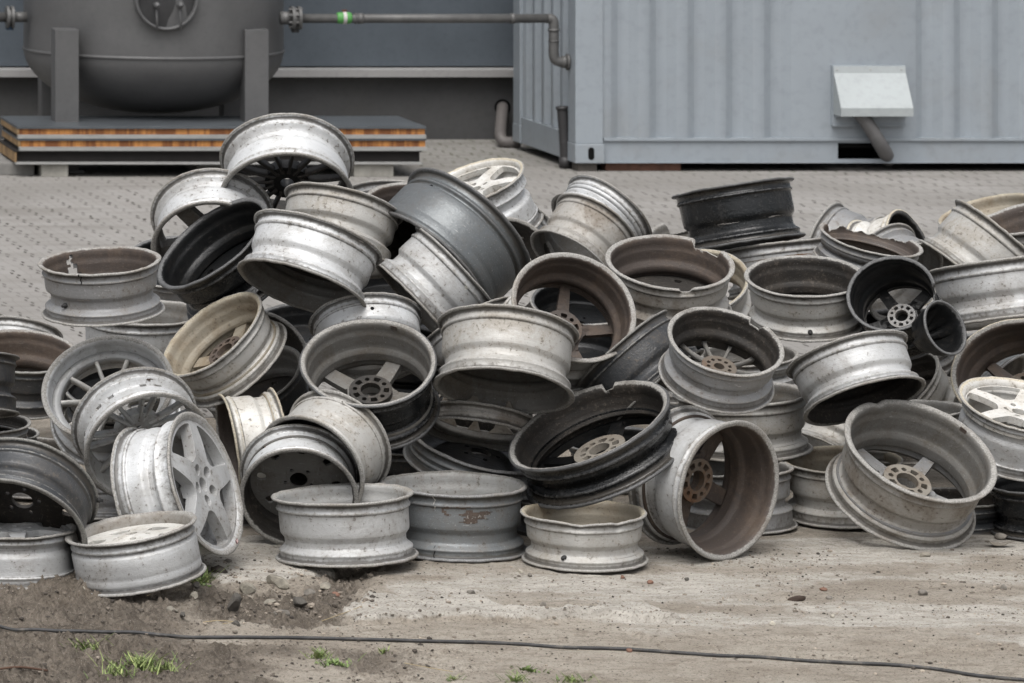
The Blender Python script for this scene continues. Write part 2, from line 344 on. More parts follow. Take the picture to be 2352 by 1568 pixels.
# ---------------------------------------------------------------- building behind
M['wall']=plain('blue_grey_render',(.083,.099,.117),.75,var=.10,scale=3,bump=.25)
M['plinth']=plain('dark_grey_plinth_render',(.072,.072,.073),.85,var=.12,scale=3,bump=.3,dirt=(.075,.07,.06),dirt_amt=.25)
M['sill']=plain('pale_sill_sheet',(.36,.355,.35),.45,.2,var=.08,scale=3)
M['cont']=plain('blue_grey_container_paint',(.252,.281,.308),.42,.0,var=.04,scale=2.2,dirt=(.20,.195,.18),dirt_amt=.28,spec=.5)
M['tank']=plain('dark_grey_tank_paint',(.088,.088,.089),.5,.0,var=.10,scale=4,spec=.45)
M['pipe']=plain('grey_pipe_metal',(.105,.104,.102),.5,.25,var=.2,scale=12)
M['pvc']=plain('grey_drain_pipe',(.125,.115,.11),.55,var=.1)
M['blackpipe']=plain('black_drain_pipe',(.035,.034,.035),.5,var=.1)
M['alu']=plain('dull_steel_strip',(.36,.36,.35),.45,.4,var=.12)
M['vent']=plain('pale_vent_sheet',(.325,.35,.355),.45,.1,var=.05,scale=3)
M['hose']=plain('grey_ribbed_hose',(.125,.122,.122),.6,var=.1)
def building():
    r=empty('building',(6,27.5,0)); tag(r,'long blue grey building wall with a pale sill above a dark plinth','building')
    off=Vector((6,27.5,0))
    def part(nm,x0,x1,y0,y1,z0,z1,m):
        b=MB(); b.box(x0-6,x1-6,y0-27.5,y1-27.5,z0,z1); return b.build(nm,m,r)
    zs=P(0,157,27.35).z; zb=P(0,176,27.35).z
    part('plinth',-30,60,27.43,28.2,-.3,zb,M['plinth'])
    part('wall',-30,60,27.40,28.2,zs+.012,6.5,M['wall'])
    b=MB(); b.add([(-36,-.18,zb),(54,-.18,zb),(54,-.18,zs-.008),(-36,-.18,zs-.008),(-36,-.02,zs+.010),(54,-.02,zs+.010),(54,-.02,zb),(-36,-.02,zb)],[(0,1,2,3),(3,2,5,4),(0,7,6,1),(7,4,5,6),(0,3,4,7),(1,6,5,2)])
    b.build('drip_sill',M['sill'],r)
    part('roof_edge',-30,60,27.2,28.4,6.5,6.7,M['sill'])
building()
def corr(x0,x1,pitch,depth,flat=None,ph=0.0):
    """trapezoid profile (x, offset)"""
    pts=[(x0,0)]; x=x0+ph
    while x<x1-pitch:
        if flat and x+pitch>flat[0] and x<flat[1]: x=flat[1]+.02; continue
        pts+= [(x+pitch*(.5-.5*math.cos(math.pi*k/6))*.22,depth*(.5-.5*math.cos(math.pi*k/6))) for k in range(7)]+[(x+pitch*(.50+.22*(.5-.5*math.cos(math.pi*k/6))),depth*(.5+.5*math.cos(math.pi*k/6))) for k in range(7)]; x+=pitch
    pts.append((x1,0)); return pts
def container():
    d=25.36; X0=P(1322,0,d).x; X1=X0+6.06; ZB=P(0,375,d).z; ZT=ZB+2.6; YB=26.78
    r=empty('shipping_container',(X0,d,0)); tag(r,'blue grey corrugated shipping container with a forklift pocket in its bottom rail','shipping container')
    def L(x,y,z): return (x-X0,y-d,z)
    xp=P(1387,0,d).x; zr=P(0,319,d).z
    # front wall
    b=MB(); pr=corr(xp,X1-.17,.235,.036,(P(1895,0,d).x,P(2098,0,d).x),.05)
    V=[L(x,d+.022+o,zr) for x,o in pr]+[L(x,d+.022+o,ZT-.1) for x,o in pr]; n=len(pr)
    b.add(V,[(i,i+1,i+1+n,i+n) for i in range(n-1)]); b.build('front_wall',M['cont'],r,True)
    b=MB(); pr=corr(d+.17,YB-.12,.21,.045,None,.02)
    V=[L(X0+.02+o,y,ZB+.17) for y,o in pr]+[L(X0+.02+o,y,ZT-.1) for y,o in pr]; n=len(pr)
    b.add(V,[(i+1,i,i+n,i+1+n) for i in range(n-1)]); b.build('side_wall',M['cont'],r,True)
    b=MB(); b.box(*[q for q in (.03,6.03)],YB-d-.03,YB-d,ZB+.1,ZT-.1); b.box(6.02,6.05,.05,YB-d-.04,ZB+.1,ZT-.1); b.build('rear_walls',M['cont'],r)
    for (xa,xb,ya,yb) in ((0,xp-X0-.003,0,.165),(6.06-.17,6.06,0,.165),(0,.17,YB-d-.16,YB-d+.0),(6.06-.17,6.06,YB-d-.16,YB-d)):
        b=MB(); b.box(xa,xb,ya+.003,yb,ZB+.118,ZT-.12,0,.006); b.build('corner_post',M['cont'],r)
    for (xa,ya) in ((-.003,-.004),(6.06-.178,-.004),(-.003,YB-d-.17),(6.06-.178,YB-d-.17)):
        for z0 in (ZB,ZT-.12):
            b=MB(); b.box(xa,xa+.180,ya,ya+.172,z0,z0+.119,0,.006); cst=b.build('corner_casting',M['cont'],r)
            if ya<0:
                b=MB(); V=[];cx=xa+.098
                for k in range(20):
                    q=2*math.pi*k/20; V.append((cx+.019*math.cos(q),ya-.0015,z0+.060+.019*math.sin(q)+.020*(1 if math.sin(q)>0 else -1)))
                V+= [(x,y+.01,z) for x,y,z in V]; b.add(V,[tuple(range(20))]+[(i,(i+1)%20,(i+1)%20+20,i+20) for i in range(20)])
                b.build('lifting_hole',M['hole'],cst)
    # bottom rail with pocket
    xa,xb=P(1928,0,d).x-X0,P(2046,0,d).x-X0; zt=P(0,320,d).z; zp0,zp1=P(0,366,d).z,P(0,329,d).z; x0=xp-X0+.004; xe=6.06-.185
    b=MB(); b.box(x0,xe,.012,.07,zt-.010,zt+.006); b.box(x0,xa,.028,.055,ZB+.006,zt-.011); b.box(xb,xe,.028,.055,ZB+.006,zt-.011)
    b.box(xa,xb,.028,.055,zp1,zt-.011); b.box(xa,xb,.028,.055,ZB+.006,zp0); b.box(x0,xe,.015,.07,ZB,ZB+.0055)
    rail=b.build('bottom_rail',M['cont'],r)
    b=MB(); b.box(xa-.002,xb+.002,.33,.34,zp0-.01,zp1+.01); b.box(xa-.003,xa-.001,.056,.33,zp0-.01,zp1+.01); b.box(xb+.001,xb+.003,.056,.33,zp0-.01,zp1+.01); b.box(xa-.003,xb+.003,.056,.33,zp1+.001,zp1+.003); b.build('forklift_pocket',M['hole'],rail)
    b=MB(); b.box(.004,.05,.175,YB-d-.175,ZB+.004,ZB+.168); b.build('side_rail',M['cont'],r)
    b=MB(); b.box(.01,6.05,.02,YB-d-.01,ZT-.099,ZT-.02,0,.01); b.build('roof',M['cont'],r)
    b=MB(); b.box(.06,6.0,.06,YB-d-.06,ZB+.09,ZB+.11); b.build('floor_pan',M['hole'],r)
    # timber under it
    for i,(xa_,xb_) in enumerate(((1398,1571),(2480,2640),)):
        bb=empty('support_timber',(P(xa_,0,d).x,d+.12,0)); ww=(xb_-xa_)*d/F0
        b=MB(); b.box(0,ww,-.06,.06,-.006,ZB-.001,0,.004); b.build('beam',plain('red_brown_timber%d'%i,(.13,.065,.045),.85,scale=20),bb)
        tag(bb,['red brown timber block carrying the container near its left corner','red brown timber block carrying the container beyond the right picture edge'][i],'timber block','timber blocks under the container')
    bb=empty('support_timber',(X0+.02,d+.03,0)); b=MB(); b.box(0,.12,0,.12,-.006,ZB-.001,0,.004); b.build('beam',plain('grey_timber',(.09,.08,.07),.9,scale=20),bb); tag(bb,'dark timber block beneath the container corner casting','timber block','timber blocks under the container')
    # vent
    v=empty('vent_hood',(P(1912,0,d).x,d,P(0,200,d).z)); tag(v,'pale sloping metal vent hood on the container front','vent hood')
    ox=P(1912,0,d).x; oz=P(0,200,d).z
    def vx(px): return (px-1912)*d/F0
    def vz(py): return -(py-200)*d/F0
    b=MB(); b.box(vx(1911),vx(2079),-.012,.021,vz(288),vz(150),0,.002); b.build('back_plate',M['cont'],v)
    yo=-.150; b=MB(); x0_,x1_=vx(1911),vx(2079)
    prof_=[(-.014,vz(151)),(-.022,vz(167)),(yo,vz(243)),(yo,vz(262)),(-.014,vz(262))]
    V=[(x0_+.004,y,z) for y,z in prof_]+[(x1_-.004,y,z) for y,z in prof_]
    b.add(V,[(0,1,6,5),(1,2,7,6),(2,3,8,7),(0,4,3,2,1),(5,6,7,8,9)]); b.build('hood',M['vent'],v)
    b=MB(); b.box(x0_+.01,x1_-.01,-.05,-.0125,vz(268),vz(264)); b.box(x0_,x1_,-.020,-.0125,vz(289),vz(286)); b.build('flange',M['cont'],v)
    for px in (1920,1997,2068):
        b=MB(); b.lathe([(.0,-.018),(.005,-.017),(.006,-.012)],(vx(px),-.004,vz(159)),10,0,'y'); b.build('bolt',M['alu'],v,True)
    h=empty('drain_hose',tuple(P(1968,255,d-.06))); tag(h,'grey ribbed hose hanging from the vent hood down into the forklift pocket','hose')
    o=Vector(h.location); pts=[P(1958,246,d-.08),P(1978,264,d-.08),P(2000,295,d-.07),P(2020,328,d-.05),P(2034,352,d+.02),P(2040,366,d+.12)]
    pp=[q-o for q in bez(pts,26)]; b=MB(); b.tube(pp,.040,16,0,True,lambda i:.0415+.0022*math.sin(i*1.9)); b.build('hose',M['hose'],h,True)
    # flange patch and drain pipes at its left side
    return X0,d
CX,CD=container()
def pipes():
    y=25.50
    r=empty('gas_pipe',tuple(P(650,42,y))); tag(r,'long grey pipe from the tank to the container with a green valve','pipe'); o=Vector(r.location)
    k=y/F0
    def q(px,py,yy=y): return P(px,py,yy)-o
    b=MB(); b.tube([q(644,41),q(668,41)],15*k,18); b.tube([q(690,42),q(1262,42)],10.5*k,18); b.build('pipe_run',M['pipe'],r,True)
    b=MB()
    for x0,x1,rr in ((668,675,27),(683,690,27),(675,683,19)): b.tube([q(x0,41),q(x1,41)],rr*k,24)
    for a in range(8):
        t=a*math.pi/4+.3; b.tube([q(664,41+22*math.sin(t),y+22*k*math.cos(t)),q(695,41+22*math.sin(t),y+22*k*math.cos(t))],2.6*k,8)
    b.build('flange',M['pipe'],r)
    b=MB(); b.tube([q(678,62),q(678,74)],9*k,12); b.build('drain_plug',M['rubber'],r)
    b=MB(); b.tube([q(773,41),q(776,41),q(780,41),q(800,41),q(804,41),q(807,41)],12*k,18,0,True,lambda i:[11,13,13.5,13.5,13,11][i]*k); g=b.build('valve_body',plain('green_valve_paint',(.07,.24,.06),.5),r,True)
    b=MB(); b.tube([q(787,41),q(795,41)],14.2*k,18); b.build('valve_band',plain('white_band',(.5,.47,.46),.6),g,False)
    b=MB(); b.tube([q(790,30),q(790,24)],3*k,8); b.box(q(786,24).x,q(797,24).x,-.006,.006,q(0,26).z,q(0,22).z); b.build('valve_handle',plain('dark_red_handle',(.09,.025,.015),.6),g)
    
    for xa,xb,rr in ((815,818,13),(822,834,12.5),(1172,1182,12)):
        b=MB(); b.tube([q(xa,42),q(xb,42)],rr*k,16); b.build('coupling',M['pipe'],r,True)
    b=MB(); el=bez([q(1258,42),q(1268,44),q(1272,54),q(1272,70),q(1272,100),q(1272,122),q(1275,136),q(1287,142),q(1296,142)],6); b.tube(el,11.5*k,18); b.build('elbow',M['pipe'],r,True)
    
    for a_,b_,rr in (((1272,66),(1272,71),13.3),((1272,92),(1272,95),12.6),((1290,142),(1301,142),14),((1301.3,142),(1305.5,142),19)):
        b=MB(); b.tube([q(*a_),q(*b_)],rr*k,18); b.build('joint_collar',M['pipe'],r,True)
    # left stub
    y2=25.9; r=empty('inlet_pipe',tuple(P(20,40,y2))); tag(r,'short grey inlet pipe with bolted flange entering the left side of the tank','pipe'); o=Vector(r.location); k=y2/F0
    def q(px,py): return P(px,py,y2)-o
    b=MB(); b.tube([q(-120,39),q(14,39)],11.5*k,18); b.tube([q(30,39),q(62,39)],12*k,18); b.build('pipe_run',M['pipe'],r,True)
    b=MB()
    for x0,x1,rr in ((14,20,26),(25,31,26),(20,25,18)): b.tube([q(x0,39),q(x1,39)],rr*k,24)
    b.build('flange',M['pipe'],r)
    b=MB(); b.tube([q(22,60),q(22,68)],9*k,12); b.build('drain_plug',plain('dark_blue_plug',(.01,.03,.06),.5),r)
    # wall outlet
    y3=27.30; r=empty('drain_pipe',tuple(P(1152,250,y3))); tag(r,'grey bent drain pipe coming out of the plinth beside the container','drain pipe'); o=Vector(r.location); k=y3/F0
    def q(px,py,yy=y3): return P(px,py,yy)-o
    b=MB(); b.tube(bez([q(1154,243,27.5),q(1154,251,27.3),q(1152,272,27.15),q(1150,296,27.0),q(1150,312,26.9),q(1156,324,26.86),q(1172,327,26.85),q(1193,327,26.85)],7),13*k,18); b.build('pipe',M['pvc'],r,True)
    b=MB(); b.lathe([(18.5*k,-.006),(18.5*k,.02)],P(1154,246,27.43)-o,28,0,'y'); b.lathe([(0,-.0055),(18.4*k,-.005)],P(1154,246,27.43)-o,28,0,'y'); b.build('wall_opening',M['hole'],r)
    y4=25.56; r=empty('downpipe',tuple(P(1294,320,y4))); tag(r,'black upright downpipe at the left corner of the container','drain pipe'); o=Vector(r.location); k=y4/F0
    def q(px,py): return P(px,py,y4)-o
    b=MB(); b.tube(bez([q(1291,247),q(1293,270),q(1296,310),q(1298,350),q(1298,366)],6),12*k,18); b.build('pipe',M['blackpipe'],r,True)
    
    for a_,b_ in (((1291,244),(1291.5,251)),((1298,360),(1298,384))):
        b=MB(); b.tube([q(*a_),q(*b_)],14*k,18); b.build('collar',M['blackpipe'],r,True)
    b=MB(); b.tube(bez([q(1303,257),q(1311,259),q(1314,300),q(1318,350)],6),2.2*k,8); b.build('cable_tie',M['blackpipe'],r,True)
pipes()
def tank():
    yc=26.05; cx=P(351,0,yc).x; rad=294*yc/F0; zs=P(0,112,yc).z
    r=empty('pressure_tank',(cx,yc,0)); tag(r,'big dark grey upright pressure tank with a round manhole, standing on four legs','tank')
    b=MB(); prof_=[(.0,zs-.40)]+[(rad*math.sin(a),zs-.40*math.cos(a)) for a in np.linspace(.08,math.pi/2,16)]+[(rad,zs+.4),(rad,zs+2.4)]+[(rad*math.cos(a),zs+2.4+.4*math.sin(a)) for a in np.linspace(.1,math.pi/2,12)]
    b.lathe(prof_,(0,0,0),96); sh=b.build('shell',M['tank'],r,True)
    b=MB(); b.lathe([(rad-.004,zs-.012),(rad+.006,zs-.008),(rad+.007,zs+.006),(rad-.004,zs+.012)],(0,0,0),96); b.build('weld_seam',M['tank'],sh,True)
    for (pxa,pxb,yy) in ((127,181,25.33),(563,617,25.33),(96,128,26.55),(514,554,26.55)):
        xa,xb=P(pxa,0,yy).x-cx,P(pxb,0,yy).x-cx; zt=P(0,68,yy).z
        b=MB(); dep=.16
        b.box(xa,xb,yy-yc,yy-yc+.014,-.004,zt,0,.002); b.box(xa,xa+.012,yy-yc+.0145,yy-yc+dep,-.004,zt); b.box(xb-.012,xb,yy-yc+.0145,yy-yc+dep,-.004,zt)
        if yy<26: b.box(xa+.013,xb-.013,yy-yc+.06,yy-yc+dep+.05,zt-.35,zt-.002)
        b.box(xa-.03,xb+.03,yy-yc-.03,yy-yc+dep+.02,-.004,.012); b.build('leg',M['tank'],r)
    # manhole facing the yard
    fx=-.06; fy=-math.sqrt(rad**2-fx**2); mz=P(0,-4,yc+fy).z; k=(yc+fy)/F0
    xm=P(381,0,yc+fy).x-cx; fy=-math.sqrt(rad**2-xm**2)
    o=empty('manhole',(xm,fy,mz)); o.parent=r
    b=MB(); b.lathe([(66*k,.10),(66*k,-.035),(70*k,-.045),(73*k,-.035),(73*k,.10)],(0,0,0),64,0,'y'); b.build('neck_ring',M['tank'],o,True)
    b=MB(); b.lathe([(0,-.004),(66*k,.0)],(0,0,0),64,0,'y'); b.build('cover',plain('dark_cover_paint',(.030,.030,.031),.5),o)
    for px in (356,410):
        xx=(px-381)*k; b=MB(); b.tube([(xx,-.05,17*-k+.0),(xx+.004,-.055,-72*k)],2.6*k,10); b.lathe([(0,-.10),(6*k,-.09),(7.5*k,-.06),(5*k,-.02),(4*k,0)],(xx,0,-14*k),14,0,'y'); b.build('swing_bolt',M['tank'],o,True)
tank()
def pallet():
    d=25.05; k=d/F0; dep=.70
    rx=P(40,0,d).x
    def z(py): return P(0,py,d).z
    w0=plain('orange_plywood_edge',(.36,.145,.04),.75,var=.5,scale=5)
    t=NT('orange_plywood_edge_blocks'); v=t.coord((1,1,1)); n=t.noise(t.coord((7,.5,.5)),2.2,3,.7); n2=t.noise(t.coord((3,3,60)),3,3,.6); n3=t.noise(t.coord((40,1,2)),3,2,.6)
    c=t.mix(t.ramp(n,.40,.60),(.17,.066,.025),(.44,.20,.062)); c=t.mix(t.ramp(n2,.5,.7,0,.5),c,(.10,.04,.018)); c=t.mix(t.ramp(n3,.55,.7,0,.5),c,(.13,.05,.02)); t.set(c,.8,0,.3)
    w1=t.m
    top=plain('dark_sheet_film',(.072,.080,.088),.38,0,var=.2,scale=3,spec=.5)
    tan=plain('tan_plywood_end',(.24,.155,.075),.8,var=.4,scale=9,dirt=(.08,.03,.02),dirt_amt=.6); blk=plain('black_board_edge',(.012,.010,.009),.8)
    def part(nm,root,x0,x1,y0,y1,z0,z1,m,bev=0.0):
        b=MB(); o=Vector(root.location); b.box(x0-o.x,x1-o.x,y0-o.y,y1-o.y,z0-o.z,z1-o.z,0,bev); return b.build(nm,m,root)
    X=lambda px:P(px,0,d).x
    specs=[('top board of the stack with an orange plywood edge and a smooth grey top',40,978,290,296,309,[(309.3,313,.0),(313.6,318,-.004)]),
           ('middle board of the stack with an orange edge, between two steel strips',43,979,318.4,323,337,[(337.3,341,.0),(341.6,346,-.004)]),
           ('lowest blackened board of the stack on pale concrete blocks',34,968,346.4,349,372,[(372.3,377,-.012)])]
    for i,(lab,xa,xb,y0,y1,y2,strips) in enumerate(specs):
        r=empty('formwork_board',(X(xa),d,z(y2))); tag(r,lab,'board','boards stacked on concrete blocks')
        yf=d+(.012 if i<2 else .035); 
        part('top_sheet',r,X(xa)-.002,X(xb)+.002,d,d+dep,z(y1)+.0004,z(y0),top if i<2 else blk,.001)
        part('core',r,X(xa)+.012,X(xb)-.003,yf,d+dep-.01,z(y2),z(y1)-.0004,w1 if i<2 else blk)
        part('end_face',r,X(xa)+.0,X(xa)+.0115,d+.004,d+dep-.004,z(y2),z(y1)-.0004,tan)
        for (s0,s1,yo) in strips: part('steel_strip',r,X(xa)+.004,X(xb)+.003,d+yo,d+.05,z(s1),z(s0),M['alu'],.0012)
        part('underside',r,X(xa)+.01,X(xb)-.01,d+.051,d+dep-.02,z(strips[-1][1]),z(strips[0][0]),blk)
    cb=plain('pale_concrete_block',(.30,.29,.26),.9,var=.2,scale=14,bump=.4)
    for i,(xa,xb) in enumerate(((96,158),(815,906),(470,545))):
        r=empty('concrete_block',(X(xa),d,0)); tag(r,['concrete block under the left end of the board stack','concrete block under the right end of the board stack','concrete block under the middle of the board stack'][i],'concrete block','concrete blocks under the boards')
        b=MB(); yy=.02 if i<2 else .25
        b.box(0,(xb-xa)*k,yy,yy+.4,-.006,z(378),0,.006); b.build('block',cb,r)
    r=empty('concrete_beam',(X(-40),d,0)); tag(r,'low grey concrete beam under the left rear of the board stack','concrete beam')
    b=MB(); b.box(.05,.33,.10,.62,-.006,z(378),0,.01); b.build('beam',plain('grey_concrete',(.19,.185,.175),.9,var=.2,scale=14),r)
pallet()

# ---------------------------------------------------------------- where each rim lies
# key, ring ellipse seen in the picture plan, face(+1 ring opens to the viewer), body direction, width, rank, style, colours, extras
def E(x0, x1, y0, y1, xt):
    cx, cy, hx, hy = (x0+x1)/2, (y0+y1)/2, (x1-x0)/2, (y1-y0)/2
    return ('e', cx, cy, hx, hy, (cx-xt)*hy)          # covariance xy
def C(cx, cy, a, b, phi):
    return ('c', cx, cy, a, b, phi)
W = {}
def w(key, ell, F, hint, wr, rank, **k):
    W[key] = dict(ell=ell, F=F, hint=hint, wr=wr, rank=rank, **k)
# ---- front row
w('W2', C(299.5,1211,154,31.6,-9.3), 1,'d',.80, 1, g=1)
w('W1', C(35,1211,142,25,-1), 1,'d',.85, 2, g=1)
w('W3', C(474,1111,172,73.5,73.3), 1,'l',.93, 4, g=1)
w('W4', C(786,1133,165,24,-2.0), 1,'d',.90, 3, g=1)
w('W5', C(1340,1174,146,28,1.2), 1,'d',.80, 3, g=1)
w('W6', C(1041,1109,171,28,1.5), 1,'d',.92, 5, g=1)
w('W7', E(1560,1791,964,1289,1697), 1,'l',.94, 4, g=1)
w('W8', C(1935,1053,140,31,1), 1,'d',1.0, 6, g=1)
w('W9', E(1941,2291,914,1153,2042), 1,'dl',.90, 3, g=1)
w('W10', C(2405,1108,140,25,0), 1,'d',.85, 12, g=1)
w('W11', C(2345,928,148,56,14), 1,'d',.95, 6, R=.215)
w('W12', E(2182,2490,729,972,2350), 1,'dr',.85, 12, R=.225)
w('W30', C(60,1120,172,112,18), -1,'d',.80, 6, g=1)
w('W31', C(66,1018,130,17,3), 1,'d',.85, 12, R=.20)
w('W32', E(548,825,1030,1258,680), 1,'ul',.78, 5, R=.198)
w('W33', C(782,1011,137,97,45), -1,'dl',1.0, 7, R=.205)
w('W34', C(522,1026,124,19,81), 1,'r',1.0, 8, R=.19)
w('W18', E(688,1004,728,934,850), 1,'dr',.90, 8, R=.225)
w('W35', E(1164,1537,870,1080,1462), 1,'dr',.54, 6, R=.288)
w('W36', C(1105,1000,142,32,9), 1,'u',.32, 8.5, R=.20)
w('W37', C(1110,1015,178,58,14), 1,'dl',.40, 9, R=.262)
w('W45', C(1690,1072,135,22,0), 1,'d',1.05, 13, g=1)
w('W46', C(1290,1142,118,19,0), 1,'d',.75, 13, g=1)
w('W77', C(285,1128,136,22,2), -1,'d',.65, 14, R=.20)
# ---- left
w('W25', E(86,371,564,630,262), 1,'d',.87, 14, R=.20)
w('W26', C(329,714,147,30,1.5), 1,'d',.90, 16, R=.205)
w('W27', E(370,600,667,865,566), 1,'dr',.72, 11, R=.20)
w('W28', E(95,399,767,1012,262), 1,'d',.75, 10, R=.21)
w('W29', E(192,484,904,1150,365), 1,'ul',.72, 7, R=.205)
w('W66', C(58,805,125,50,4), 1,'d',.95, 15, R=.195)
w('W67', C(40,762,105,36,6), -1,'d',.75, 17, R=.19)
w('W68', C(-60,742,105,36,6), -1,'d',.75, 18, R=.19)
w('W69', C(-75,817,121,14,1), -1,'d',1.1, 8, R=.185)
w('W70', C(-40,968,112,26,0), 1,'d',.50, 9, R=.19)
w('W71', C(-10,992,102,20,0), 1,'d',.50, 10, R=.19)


w('W74', C(610,815,118,92,45), 1,'dl',.75, 16, R=.20)
w('W75', C(575,868,128,62,-25), 1,'d',.80, 14, R=.20)
# ---- top left
w('W20', C(732,545,156,46,19), -1,'d',.86, 16, R=.215)
w('W21', C(790,468,142,40,14), -1,'d',.95, 19, R=.20)
w('W22', E(358,612,452,662,575), 1,'dr',.82, 17, R=.205)
w('W23', E(347,635,462,682,490), 1,'u',.88, 20, R=.205)
w('W24', E(503,817,352,562,655), 1,'u',.85, 22, R=.225)
w('W53', E(835,1070,418,540,920), 1,'d',.80, 26, R=.20)
w('W54', C(905,455,122,42,4), -1,'d',.80, 28, R=.20)
w('W55', C(900,612,112,70,20), -1,'d',.80, 25, R=.19)
w('W49', C(1080,517,180,74,43), -1,'dl',.92, 20, R=.24)
w('W50', C(1050,617,136,14,47), -1,'dl',1.0, 17, R=.20)
w('W48', C(1086,418,125,43,-19), 1,'dr',1.05, 23, R=.205)
w('W51', C(1200,522,118,60,38), -1,'dl',.80, 25, R=.20)
w('W52', C(1185,610,118,95,60), 1,'l',.75, 22, R=.195)
w('W47', C(1404,484,120,50,40), -1,'dl',.60, 22, R=.20)
w('W47b', C(1372,513,108,46,34), -1,'dl',1.15, 21, R=.185)
# ---- middle
w('W19', E(708,970,669,795,866), -1,'d',.80, 11, R=.195)
w('W17', E(993,1322,846,952,1105), 1,'u',.98, 9, R=.225)
w('W16', E(1175,1462,578,832,1293), 1,'dl',1.05, 13, R=.22)
w('W76', C(1075,740,118,26,-28), -1,'d',.90, 14, R=.19)
w('W38', C(1425,800,138,14,-41), -1,'dr',.90, 10, R=.20)
w('W15', E(1389,1689,537,664,1512), 1,'d',.85, 13, R=.215)
w('W78', E(1490,1722,570,722,1620), 1,'dl',.80, 15, R=.195)
w('W39', E(1533,1802,703,864,1622), 1,'dl',.85, 7, R=.205)
w('W40', C(1702,903,157,27,-1), 1,'d',.88, 9, R=.225)
w('W41', C(1945,812,146,40,-17), -1,'d',.84, 9, R=.21)
w('W42', C(2058,888,118,55,-38), 1,'dr',.80, 13, R=.19)
w('W43', C(2080,938,145,20,-1), 1,'d',.80, 12, R=.20)
w('W44', C(1958,985,128,40,31), -1,'dl',.85, 13, R=.20)
w('W79', C(1720,812,115,28,0), 1,'d',.60, 16, R=.19)
w('W80', C(2215,850,110,30,-52), -1,'r',.80, 17, R=.19)
w('W84', C(2190,1140,130,22,2), 1,'d',.60, 14, R=.195)
# ---- right
w('W14', C(1849,633,140,48,1.5), 1,'d',.85, 13, R=.205)
w('W13', C(2047,674,104,87,-12), 1,'d',1.40, 12, R=.185)
w('W56', C(1683,430,143,9,-8.9), -1,'d',.98, 22, R=.21)
w('W57', C(1782,562,136,7,-7.5), -1,'d',.85, 19, R=.205)
w('W58', C(2002,547,124,30,14), 1,'d',.55, 18, R=.195)
w('W59', C(1890,573,115,40,108), -1,'r',.95, 23, R=.20)
w('W60', C(2094,590,115,46,72), 1,'l',.95, 22, R=.20)
w('W61', C(2310,553,150,20,40), -1,'dl',.95, 20, R=.21)
w('W62', C(2265,482,115,30,-14), 1,'d',.60, 24, R=.20)
w('W63', C(2400,492,172,36,-10), 1,'d',.80, 23, R=.235)
w('W64', C(2296,604,172,12,-7), -1,'d',.84, 17, R=.24)
w('W65', C(2082,650,110,60,-50), 1,'dl',.80, 19, R=.18)
w('W82', C(1598,528,112,34,-6), 1,'d',.80, 24, R=.19)
# ---- filler rims added deep in the pile to keep its gaps dark
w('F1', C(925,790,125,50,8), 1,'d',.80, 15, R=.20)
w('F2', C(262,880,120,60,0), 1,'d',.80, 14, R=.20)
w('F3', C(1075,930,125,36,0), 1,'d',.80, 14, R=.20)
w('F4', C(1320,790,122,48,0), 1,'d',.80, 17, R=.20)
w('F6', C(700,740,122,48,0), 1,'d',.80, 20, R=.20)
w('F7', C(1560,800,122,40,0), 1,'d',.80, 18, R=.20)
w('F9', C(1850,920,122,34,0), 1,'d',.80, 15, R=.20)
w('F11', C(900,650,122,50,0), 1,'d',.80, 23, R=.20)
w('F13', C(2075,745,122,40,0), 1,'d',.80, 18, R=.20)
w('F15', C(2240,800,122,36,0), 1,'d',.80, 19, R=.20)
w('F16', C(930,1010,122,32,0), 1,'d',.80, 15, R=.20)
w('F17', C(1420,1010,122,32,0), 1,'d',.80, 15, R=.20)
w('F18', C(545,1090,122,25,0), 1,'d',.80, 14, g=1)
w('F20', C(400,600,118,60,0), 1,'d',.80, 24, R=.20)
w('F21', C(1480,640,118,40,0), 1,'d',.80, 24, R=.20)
w('F22', C(1335,695,118,50,5), 1,'d',.80, 20, R=.20)

